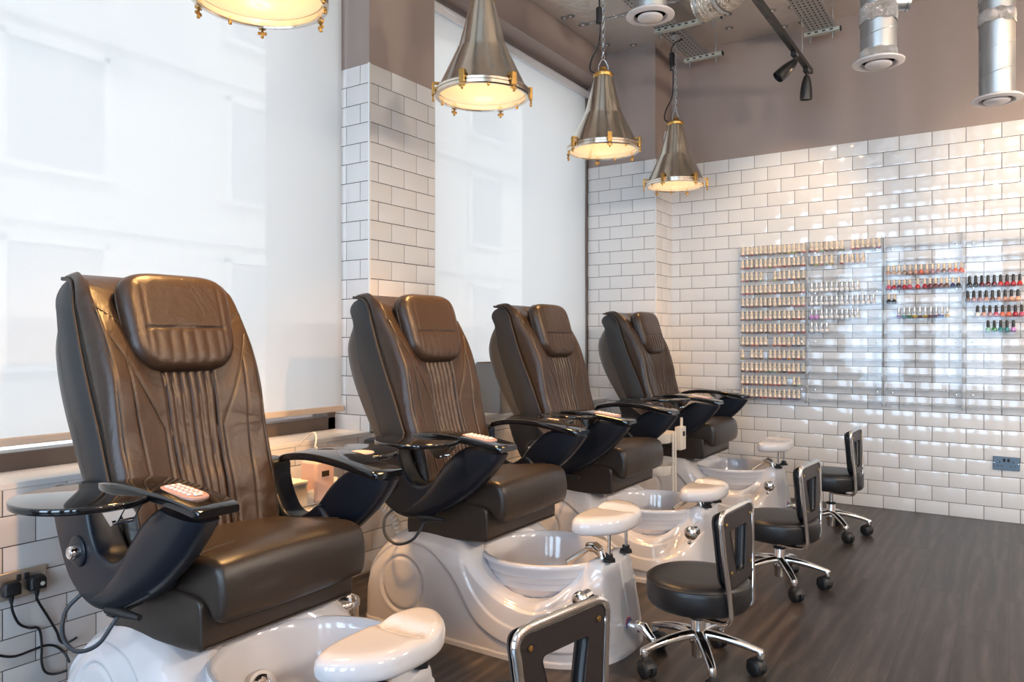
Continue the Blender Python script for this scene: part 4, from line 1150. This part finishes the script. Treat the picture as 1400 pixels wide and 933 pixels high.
# ------------------------------------------------------------------ nail polish racks and bottles
RK = [(-1.752, -1.262), (-1.246, -.748), (-.730, -.262), (-.244, .262)]
RN = ['the fullest rack', 'the rack of silver caps', 'the nude and red rack', 'the black capped rack']
RZ1, RZ0 = 1.935, .730
racks = []
RACKL = ['clear acrylic wall rack almost full of cream capped polish bottles, next to the corner', 'clear acrylic wall rack with clear silver capped bottles on its middle shelves', 'clear acrylic wall rack holding two rows of nude and red polishes', 'clear acrylic wall rack with black capped polish bottles, farthest from the corner']
yw = YB - .012
for i, (x0, x1) in enumerate(RK):
    t = empty('polish_rack', ((x0 + x1) / 2, yw, RZ0)); tag(t, RACKL[i], 'wall rack', 'acrylic polish racks on the back wall'); hx = (x1 - x0) / 2; H = RZ1 - RZ0
    b = MB(); b.box((0, -.004, H / 2), (2 * hx, .004, H)); b.build('back_panel', M['rack'], t)
    b = MB()
    for s in (-1, 1): b.box((s * (hx - .002), -.031, H / 2), (.004, .050, H)); 
    b.build('side_panel', M['racklip'], t)
    for k in range(12):
        z = 1.853 - .1 * k - RZ0
        b = MB(); b.box((0, -.032, z), (2 * hx - .008, .05, .003)); b.box((0, -.0575, z + .006), (2 * hx - .008, .003, .016)); b.build('shelf', M['racklip'], t)
    for sx in (-1, 1):
        for z in (.10, .46, .82, 1.12):
            b = MB(); b.lathe([(.007, .006), (.006, .010), (0, .011)], (sx * (hx - .04), 0, z), 12, Matrix.Rotation(R(90), 3, 'X')); b.build('fixing_screw', M['chrome'], t)
    racks.append(t)

POL = {'crimson': (.45, .012, .03), 'burgundy': (.13, .008, .02), 'plum': (.10, .02, .07), 'pink': (.75, .22, .30), 'coral': (.80, .18, .11), 'red': (.60, .02, .02), 'black': (.012, .011, .014), 'navy': (.02, .03, .14),
       'teal': (.02, .22, .22), 'green': (.05, .22, .07), 'lime': (.45, .50, .05), 'mustard': (.60, .38, .02), 'beige': (.60, .42, .32), 'nude': (.62, .34, .26), 'mauve': (.42, .22, .24), 'taupe': (.28, .18, .14), 'white': (.80, .76, .74),
       'lilac': (.62, .28, .62), 'orange': (.75, .20, .03), 'rose': (.62, .10, .18), 'brown': (.14, .06, .04), 'mint': (.25, .55, .42), 'blue': (.05, .11, .40), 'clear': (.80, .78, .78), 'peach': (.82, .42, .27), 'violet': (.20, .08, .32)}
PM = {k: pbr('polish_' + k, v, .14, var=.04, coat=.4) for k, v in POL.items()}
CAPM = {'cream': pbr('cream_bottle_cap', (.80, .66, .50), .4, var=.03), 'black': pbr('black_bottle_cap', (.012, .012, .012), .35, var=.1), 'silver': pbr('silver_bottle_cap', (.78, .78, .78), .25, metal=.6, var=.05)}
M['creambottle'] = pbr('cream_gel_bottle', (.78, .66, .53), .25, var=.03, coat=.3)
M['bottleglass'] = pbr('clear_bottle_glass', (.80, .80, .80), .08, var=.03, coat=.5)
def me_of(b, mats):
    bmesh.ops.recalc_face_normals(b.bm, faces=b.bm.faces)
    me = bpy.data.meshes.new('polish_bottle'); b.bm.to_mesh(me); b.bm.free()
    for m in mats: me.materials.append(m)
    me.set_sharp_from_angle(angle=R(40)); return me
MESH = {}
def body_mesh(kind, col):
    k = (kind, col)
    if k in MESH: return MESH[k]
    b = MB()
    if kind == 'gel':      # cream coated bottle with a band in the shade at its foot
        b.lathe([(0, 0), (.0125, 0), (.0135, .002), (.0135, .011)], n=16)
        b.mi = 1; b.lathe([(.0135, .011), (.0135, .027), (.011, .031), (.0065, .033), (.0065, .036), (0, .036)], n=16)
        me = me_of(b, [PM[col], M['creambottle']])
    elif kind == 'tall':   # slim bottle: clear shoulders over a dark base
        b.lathe([(0, 0), (.0125, 0), (.0135, .002), (.0135, .020)], n=16); b.mi = 1; b.lathe([(.0135, .020), (.0125, .024), (.006, .028), (.006, .031), (0, .031)], n=16)
        me = me_of(b, [PM[col], M['bottleglass']])
    else:                  # round-shouldered glass bottle showing the lacquer
        b.lathe([(0, 0), (.013, 0), (.015, .003), (.0158, .012), (.0150, .022), (.011, .028), (.0065, .031), (.0065, .034), (0, .034)], n=18)
        me = me_of(b, [PM[col]])
    MESH[k] = me; return me
def cap_mesh(kind):
    k = ('cap', kind)
    if k in MESH: return MESH[k]
    b = MB()
    if kind == 'cream': b.lathe([(.0075, .034), (.0095, .036), (.0090, .050), (.0075, .070), (.0060, .073), (0, .074)], n=14)
    elif kind == 'black': b.lathe([(.0075, .032), (.0098, .034), (.0092, .055), (.0075, .074), (.006, .077), (0, .077)], n=14)
    else: b.lathe([(.0070, .030), (.0078, .032), (.0070, .072), (.0055, .076), (0, .076)], n=14)
    me = me_of(b, [CAPM[kind]]); MESH[k] = me; return me
ORD = 'first second third fourth fifth sixth seventh eighth ninth tenth eleventh twelfth thirteenth fourteenth fifteenth'.split()
def bottle(ri, row, idx, slot, kind, cap, col, dx=0.):
    x0 = RK[ri][0] + .022
    x = x0 + slot * .0348 + dx
    o = bpy.data.objects.new('polish_bottle', body_mesh(kind, col)); COL.objects.link(o)
    o.location = (x, yw - .034, 1.8547 - .1 * row)
    c = bpy.data.objects.new('cap', cap_mesh(cap)); COL.objects.link(c); c.parent = o
    tag(o, '%s polish bottle with %s cap, %s along %s shelf of %s' % (col, cap, ORD[idx], ORD[row], RN[ri]), 'nail polish bottle', 'polish bottles on ' + RN[ri])
rb = random.Random(11)
GEL = ['crimson', 'burgundy', 'plum', 'pink', 'red', 'rose', 'burgundy', 'crimson', 'plum', 'mauve', 'coral', 'brown', 'black', 'navy']
rows1 = [[0, 1, 2, 3, 4, 5, 6, 7, 8, 9, 10, 11, 12, 13], [0, 1, 2, 3, 4, 5, 6, 7, 8, 9, 10, 11, 12, 13], [0, 1, 2, 3, 4, 7, 8, 9, 10, 11, 12, 13], list(range(14)), list(range(14)), list(range(14)), list(range(14)),
         [0, 1, 2, 3, 4, 5, 7, 8, 9, 10, 11, 12, 13], [0, 2, 3, 4, 6, 7, 8, 9, 10, 11, 12, 13], list(range(14)), [0, 1, 2, 3, 4, 5, 6, 7, 8, 9, 11, 12], list(range(13))]
fixed = {(0, 4): 'black', (0, 10): 'mustard', (0, 11): 'lime', (1, 6): 'lime', (2, 4): 'mint', (2, 7): 'lime', (2, 10): 'blue', (4, 7): 'beige', (6, 12): 'blue', (7, 11): 'blue', (7, 12): 'navy', (8, 0): 'mustard', (8, 2): 'blue', (8, 9): 'blue', (9, 6): 'green', (9, 7): 'mint', (10, 12): 'mint', (11, 10): 'blue', (11, 11): 'violet', (8, 10): 'orange'}
for r, sl in enumerate(rows1):
    for n, s in enumerate(sl):
        c = fixed.get((r, s)) or rb.choice(GEL)
        bottle(0, r, n, s, 'gel', 'cream', c, rb.uniform(-.0015, .0015) - .004)
rows2 = {0: [(0, 'rose'), (1, 'coral'), (2, 'mint'), (3, 'burgundy'), (4, 'black'), (5, 'mauve'), (6, 'black'), (8, 'coral'), (9, 'red'), (10, 'navy'), (11, 'burgundy'), (12, 'beige'), (13, 'rose')],
         1: [(0, 'navy'), (1, 'lime'), (2, 'pink'), (3, 'mint'), (4, 'mustard'), (6, 'red'), (7, 'beige'), (8, 'nude'), (9, 'beige'), (10, 'nude')]}
for r, L in rows2.items():
    for n, (s, c) in enumerate(L): bottle(1, r, n, s, 'gel', 'cream', c)
for r, cnt, cs in ((3, 10, []), (4, 13, []), (5, 10, [(0, 'lilac'), (1, 'lilac')]), (6, 4, [])):
    cd = dict(cs)
    for n in range(cnt): bottle(1, r, n, n, 'round', 'silver', cd.get(n, 'clear'))
for n, c in enumerate('nude beige beige taupe nude nude coral nude mauve mauve taupe mauve coral coral'.split()): bottle(2, 2, n, n, 'round', 'cream', c, -.004 - n * .0007)
for n, (s, c) in enumerate([(0, 'rose'), (1, 'crimson'), (2, 'plum'), (3, 'crimson'), (4, 'rose'), (5.5, 'red'), (6.8, 'crimson'), (7.8, 'burgundy'), (8.8, 'burgundy'), (9.8, 'burgundy'), (10.8, 'brown'), (11.9, 'navy'), (12.9, 'black')]): bottle(2, 3, n, s * .94, 'round', 'cream', c)
for n in range(2): bottle(2, 4, n, n * .95, 'round', 'cream', 'black')
for n, c in enumerate('violet teal green mustard brown mustard burgundy plum blue mustard'.split()): bottle(2, 5, n, 1.8 + n * .94, 'tall', 'silver', c)
for n, c in enumerate('black black burgundy burgundy burgundy red crimson crimson red'.split()): bottle(3, 3, n, n, 'round', 'black', c)
for n, c in enumerate('brown mauve mauve nude brown nude nude peach peach'.split()): bottle(3, 4, n, n - .3, 'round', 'black', c)
for n, c in enumerate('white nude mauve rose coral coral crimson rose'.split()): bottle(3, 5, n, n + 1.3, 'round', 'black', c)
for n, c in enumerate('mint green teal teal lilac'.split()): bottle(3, 6, n, n + 3.0, 'round', 'black', c)

# ------------------------------------------------------------------ sockets, plugs, cables, small things
def socket(name, loc, rz, label, plate, w=.148, h=.088):
    t = empty(name, loc, rz); tag(t, label, 'socket')      # local -y faces the room
    b = MB(); b.box((0, -.005, 0), (w, .010, h)); b.build('face_plate', plate, t, bevel=.003)
    for sx in (-.037, .037):
        b = MB(); b.box((sx, -.0105, .010), (.005, .002, .011)); b.box((sx - .011, -.0105, -.017), (.009, .002, .005)); b.box((sx + .011, -.0105, -.017), (.009, .002, .005))
        b.build('pin_hole', M['black'], t)
    for sx in (-.012, .012):
        b = MB(); b.box((sx, -.012, .022), (.014, .006, .022)); b.build('rocker_switch', M['black'], t, bevel=.002)
    for sx in (-.066, .066):
        b = MB(); b.lathe([(.0035, .0095), (.003, .0115), (0, .012)], (sx, 0, 0), 10, Matrix.Rotation(R(90), 3, 'X')); b.build('plate_screw', M['chrome'], t)
    return t
sp = at(1376, 634, Y=YB - .0099); socket('wall_socket', sp, 0, 'slate grey double socket on the tiled back wall', M['socketblue'])
s1 = at(29, 797, X=XW + .0099)
socket('wall_socket', s1, R(90), 'steel double socket with two black plugs under the window sill', M['socketsteel'], .150, .092)
def plug(y, z, path, label, white):
    t = empty('power_plug', (XW + .020, y, z)); tag(t, label, 'plug', 'plugs in the steel socket')
    b = MB(); b.slab([(u, v) for u, v in [(-.024, -.020), (.024, -.020), (.026, -.010), (.026, .014), (.018, .026), (-.018, .026), (-.026, .014), (-.026, -.010)]], 0, .036, .008, 'x', None, 3)
    body = b.build('plug_body', M['black'], t, angle=45)
    b = MB(); b.tube([(.018, 0, -.016), (.018, 0, -.030), (.018, 0, -.045)], [.010, .008, .005], 12); b.build('strain_relief', M['black'], body)
    if white:
        b = MB(); b.lathe([(.007, .036), (.007, .0375), (0, .0378)], (0, .010, .0), 16, Matrix.Rotation(R(90), 3, 'Y')); b.build('round_sticker', M['white'], body)
    b = MB(); b.tube([(p[0] - (XW + .020), p[1] - y, p[2] - z) for p in cat(path, 60)], .0042, 8); b.build('power_cable', M['black'], t)
q1 = at(14, 806, X=XW + .03); q2 = at(49, 797, X=XW + .03)
def W(px, py, dx): return tuple(at(px, py, X=XW + dx))
plug(q1.y, q1.z, [W(16, 819, .038)] + [W(*a) for a in ((17, 835, .035), (26, 853, .025), (40, 859, .02), (53, 860, .018), (57, 880, .018), (57, 905, .018), (62, 919, .02), (74, 922, .03), (92, 917, .05))], 'black plug without a sticker in the steel wall socket, cable hanging in a step', False)
plug(q2.y, q2.z, [W(50, 812, .038)] + [W(*a) for a in ((52, 822, .03), (65, 843, .02), (77, 863, .02), (82, 876, .022), (90, 880, .03), (105, 872, .06))], 'black plug with a round white sticker in the steel wall socket', True)
b = MB(); b.tube([W(*a) for a in ((-14, 892, .011), (0, 897, .011), (20, 898, .011), (45, 889, .010), (62, 883, .009), (76, 884, .010), (88, 893, .02), (95, 906, .05))][:8] and [Vector(q) for q in cat([W(*a) for a in ((-14, 892, .011), (0, 897, .011), (20, 898, .011), (45, 889, .010), (62, 883, .009), (76, 884, .010), (88, 893, .02), (95, 906, .05))], 50)], .0042, 8)
tag(b.build('loose_cable', M['black']), 'black cable trailing along the tiles below the steel socket', 'cable')
# brass pipe valves behind the first chair
t = empty('water_valve', (-2.42, 1.33, .36)); tag(t, 'brass water valve with a blue lever behind the first chair base', 'valve')
b = MB(); b.cyl((0, -.08, 0), (0, .10, .0), .011, 14); b.cyl((0, -.01, -.04), (0, -.01, .03), .014, 14); b.lathe([(.018, -.012), (.018, .012)], (0, .05, 0), 6, Matrix.Rotation(R(90), 3, 'X')); b.cyl((0, .10, 0), (-.30, .10, 0), .011, 12); b.build('valve_body', M['brass'], t)
b = MB(); b.box((.012, -.045, .034), (.012, .075, .006)); b.build('lever', M['blue'], t, bevel=.002)
# white flexible hose along the wall behind the second chair
b = MB(); P = cat([(-2.70, 2.02, .40), (-2.66, 2.22, .41), (-2.60, 2.45, .42), (-2.56, 2.7, .38), (-2.52, 2.8, .2), (-2.5, 2.82, .022)], 150)
b.tube(P, [.019 + .0035 * (i % 3 == 0) for i in range(150)], 14); tag(b.build('corrugated_hose', M['white'], angle=20), 'white corrugated hose behind the second chair, along the tiled wall', 'hose')
# steel pedal bin between the first two chairs
t = empty('pedal_bin', (-2.105, 1.985, 0)); tag(t, 'small polished steel bin on the floor between the first and second chairs', 'bin')
b = MB(); b.lathe([(0, .002), (.066, .002), (.070, .01), (.070, .20)], n=40); b.build('bin_body', M['steelring'], t)
b = MB(); b.lathe([(.070, .196), (.074, .198), (.075, .215), (.071, .222), (.066, .219), (.064, .205), (0, .20)], n=40); b.build('bin_rim', M['chrome'], t)
b = MB(); b.box((0, -.085, .018), (.03, .04, .008)); b.build('pedal', M['black'], t)

def trolley(loc, rz, label):
    t = empty('salon_trolley', loc, rz); tag(t, label, 'trolley', 'white salon trolleys')
    for sx in (-1, 1):
        for sy in (-1, 1):
            b = MB(); b.box((sx * .160, sy * .024, .34), (.010, .020, .58)); b.build('upright', M['white'], t, bevel=.003)
            b = MB(); b.lathe([(0, -.008), (.020, -.008), (.022, -.004), (.022, .004), (.020, .008), (0, .008)], (sx * .155, sy * .085, .023), 18, Matrix.Rotation(R(90), 3, 'X')); b.box((sx * .155, sy * .085, .050), (.012, .02, .03)); b.build('caster', M['black'], t)
    for sx in (-1, 1):
        b = MB(); b.box((sx * .155, 0, .066), (.02, .20, .012)); b.build('foot_bar', M['white'], t, bevel=.003)
    for z in (.16, .36, .56):
        b = MB(); fl = [rrect(.155, .118, .05)(2 * math.pi * i / 48) for i in range(48)]
        rows = [[(u * k, v * k, zz) for u, v in fl] for k, zz in ((.05, z), (.93, z), (.97, z + .005), (1, z + .06), (.985, z + .062), (.96, z + .058), (.93, z + .008), (.05, z + .006))]
        V = b.grid(rows, close_v=True); b.build('basket_shelf', M['white'], t, angle=50)
    return t
tr1 = trolley((-1.90, 4.425, 0), R(4), 'white three tier salon trolley between the third and fourth chairs')
tr2 = trolley((-2.36, 2.02, -.04), R(90), 'white salon trolley behind the first chair, carrying a small device')
tr2.location.z = 0
# things on the trolleys
def bottle_tall(x, y, z, h, r, m, name, label, cat_, grp=None):
    t = empty(name, (x, y, z)); tag(t, label, cat_, grp)
    b = MB(); b.lathe([(0, 0), (r * .9, 0), (r, .004), (r, h * .62), (r * .45, h * .72), (r * .42, h * .76), (0, h * .76)], n=18); b.build('bottle_body', m, t)
    b = MB(); b.lathe([(r * .5, h * .75), (r * .5, h * .9), (r * .28, h), (0, h)], n=14); b.build('nozzle', M['white'], t)
bottle_tall(-1.82, 4.38, .566, .15, .018, M['white'], 'spray_bottle', 'white bottle with a tapered nozzle in the top tray of the white trolley', 'bottle')
bottle_tall(-1.885, 4.40, .566, .11, .014, M['black'], 'dropper_bottle', 'short black bottle in the top tray of the white trolley', 'bottle')
bottle_tall(-1.95, 4.46, .566, .16, .013, M['greyfabric'], 'pump_bottle', 'slim grey bottle at the back of the white trolley tray', 'bottle')
t = empty('hand_file_machine', (-1.80, 4.605, .5)); tag(t, 'white boxy nail drill unit clipped to the side of the white trolley', 'nail drill')
b = MB(); b.box((.035, 0, .07), (.045, .09, .15)); b.build('drill_casing', M['white'], t, bevel=.006)
b = MB(); b.box((.059, .0, .10), (.003, .03, .03)); b.build('drill_switch', M['black'], t)
b = MB(); b.cyl((.035, .02, .14), (.035, .02, .20), .009, 12); b.build('hand_piece', M['white'], t)
# pale device with a small screen, and a box under it
dp = at(434, 668, Y=2.03)
t = empty('wax_device', (dp.x, 2.03, .622 - .06)); tag(t, 'pale pink device with a small dark screen, seen under the arm of the first chair', 'beauty device')
b = MB(); b.box((0, 0, .085), (.09, .10, .16)); cs = b.build('device_casing', M['pinkcase'], t, bevel=.01)
b = MB(); b.box((.046, .0, .115), (.003, .036, .022)); b.build('device_screen', M['screen'], cs)
b = MB(); b.cyl((-.02, .0, .165), (-.02, .0, .19), .009, 12); b.cyl((.02, .02, .165), (.02, .02, .185), .007, 12); b.tube(cat([(-.02, 0, .19), (-.03, .02, .25), (-.09, .05, .26), (-.18, .06, .2)], 24), .003, 6); b.build('device_cable', M['white'], cs)
t = empty('storage_carton', (dp.x - .02, 1.90, .622 - .06)); tag(t, 'cream carton with a dark round hole beside the pale pink device', 'carton')
b = MB(); b.box((0, 0, .045), (.12, .09, .09)); cs = b.build('carton_body', M['creambottle'], t, bevel=.004)
b = MB(); b.box((0, 0, .094), (.126, .096, .014)); b.build('carton_lid', M['white'], cs, bevel=.004)
b = MB(); b.lathe([(.009, .0448), (.009, .0462), (0, .0463)], (.02, 0, .05), 14, Matrix.Rotation(R(90), 3, 'X')); b.build('finger_hole', M['black'], cs)
# grey fabric box on the sill
t = empty('storage_box', (-2.836, 4.11, ZS + .003)); tag(t, 'grey fabric storage box standing on the window sill behind the second chair', 'storage box')
b = MB(); L, Wd, Hh = .14, .097, .325
rows = []
for k, z in ((.94, 0), (.97, .05), (1.0, .24), (1.01, .30), (1.0, Hh), (.96, Hh), (.95, .05), (.05, .03)):
    rows.append([(x * Wd * k, y * L * k, z) for x, y in ((-1, -1), (1, -1), (1, 1), (-1, 1))])
V = b.grid(rows, close_v=True); b.cap(V[0]); b.build('box_body', M['greyfabric'], t, bevel=.006)
b = MB()
rows = [[(x * Wd * k, y * L * k, z) for x, y in ((-1, -1), (1, -1), (1, 1), (-1, 1))] for k, z in ((1.018, .265), (1.022, .30), (1.018, Hh + .001))]
b.grid(rows, close_v=True); b.build('folded_rim', M['greyfabric'], t)
b = MB(); b.grid([[(x * Wd * .955, y * L * .955, z) for x, y in ((-1, -1), (1, -1), (1, 1), (-1, 1))] for z in (.06, Hh + .006)], close_v=True); b.build('box_lining', M['greyboard'], t)
# small white sensor high on the pilaster
sn = at(908, 190, X=XP + .0)
t = empty('wall_sensor', (XP, sn.y, sn.z)); tag(t, 'small white sensor high on the corner pilaster behind the last lamp', 'sensor')
b = MB(); b.slab([rrect(.035, .06, .02)(2 * math.pi * i / 32) for i in range(32)], .0, .045, .014, 'x', None, 4); b.build('sensor_body', M['ventwhite'], t)
b = MB(); b.slab([(u, v - .02) for u, v in [rrect(.018, .018, .018)(2 * math.pi * i / 20) for i in range(20)]], .044, .048, .002, 'x', None, 2); b.build('sensor_eye', M['keys'], t)

# ------------------------------------------------------------------ light
W_ = bpy.data.worlds.new('world'); SC.world = W_; W_.use_nodes = True
nt = W_.node_tree; nt.nodes.clear()
wo = nt.nodes.new('ShaderNodeOutputWorld'); bg = nt.nodes.new('ShaderNodeBackground')
tc = nt.nodes.new('ShaderNodeTexCoord'); sp_ = nt.nodes.new('ShaderNodeSeparateXYZ'); rp = nt.nodes.new('ShaderNodeValToRGB')
nt.links.new(tc.outputs['Generated'], sp_.inputs[0]); nt.links.new(sp_.outputs['Z'], rp.inputs['Fac'])
rp.color_ramp.elements[0].position = 0.; rp.color_ramp.elements[0].color = (.92, .95, 1., 1)
rp.color_ramp.elements[1].position = 1.; rp.color_ramp.elements[1].color = (.62, .76, 1., 1)
nt.links.new(rp.outputs['Color'], bg.inputs['Color']); bg.inputs['Strength'].default_value = 1.7
nt.links.new(bg.outputs[0], wo.inputs['Surface'])
def light(kind, name, loc, target=None, **kw):
    l = bpy.data.lights.new(name, kind); o = bpy.data.objects.new(name, l); COL.objects.link(o); o.location = loc
    if target is not None: o.rotation_euler = (Vector(target) - Vector(loc)).to_track_quat('-Z', 'Y').to_euler()
    for k, v in kw.items(): setattr(l, k, v)
    return o
light('SUN', 'sun', (8, -6, 14), (-13, 3, 0), energy=2.7, angle=R(.6), color=(1., .95, .88))
# daylight through the shop front behind the viewpoint
light('AREA', 'shopfront_daylight', (.1, YF + .03, 1.65), (.1, 5, 1.5), energy=300, shape='RECTANGLE', size=5.4, size_y=2.5, color=(.50, .73, 1.))
# ceiling track spotlights over the aisle (warm lamps)
for i, y in enumerate((.95, 2.15, 3.3, 4.6)):
    light('SPOT', 'track_spot', (.55, y, 3.2), (-2.1, CHY[i], 1.22), energy=(250, 230, 110, 70)[i], spot_size=R(25), spot_blend=.7, shadow_soft_size=.05, color=(1., .50, .17))
for i, (x, tx) in enumerate(((-1.15, -1.2), (.2, .3), (1.4, 1.3))):
    light('SPOT', 'wall_spot', (x, 4.95 if i == 0 else 4.2, 2.93), (tx - (.25 if i == 0 else 0), 5.9, 1.9), energy=(42, 42, 42)[i], spot_size=R(75), spot_blend=.8, shadow_soft_size=.05, color=(1., .72, .45))
for i, y in enumerate((.6, 2.2, 3.8)):
    light('POINT', 'room_fill', (2.2, y, 2.5), energy=100, shadow_soft_size=.15, color=(1., .88, .74))  # unseen fill points added to brighten the upper walls and ceiling
for o in lamps:
    l = light('POINT', 'lamp_glow', (0, 0, .16), energy=1.0, shadow_soft_size=.04, color=(1., .74, .44)); l.parent = o
    l = light('SPOT', 'lamp_beam', (0, 0, -.012), (0, 0, -1), energy=(130, 120, 60, 30)[lamps.index(o)], spot_size=R(90), spot_blend=1., shadow_soft_size=.09, color=(1., .55, .20)); l.parent = o

vs = SC.view_settings; SC.display_settings.display_device = 'sRGB'
vs.view_transform = 'Standard'; vs.look = 'None'; vs.gamma = 1; vs.exposure = .52; vs.use_curve_mapping = False
SC.cycles.use_denoising = True
SC.cycles.max_bounces = 10; SC.cycles.transparent_max_bounces = 16; SC.cycles.diffuse_bounces = 5; SC.cycles.glossy_bounces = 5
SC.cycles.caustics_reflective = False; SC.cycles.caustics_refractive = False; SC.cycles.sample_clamp_indirect = 6
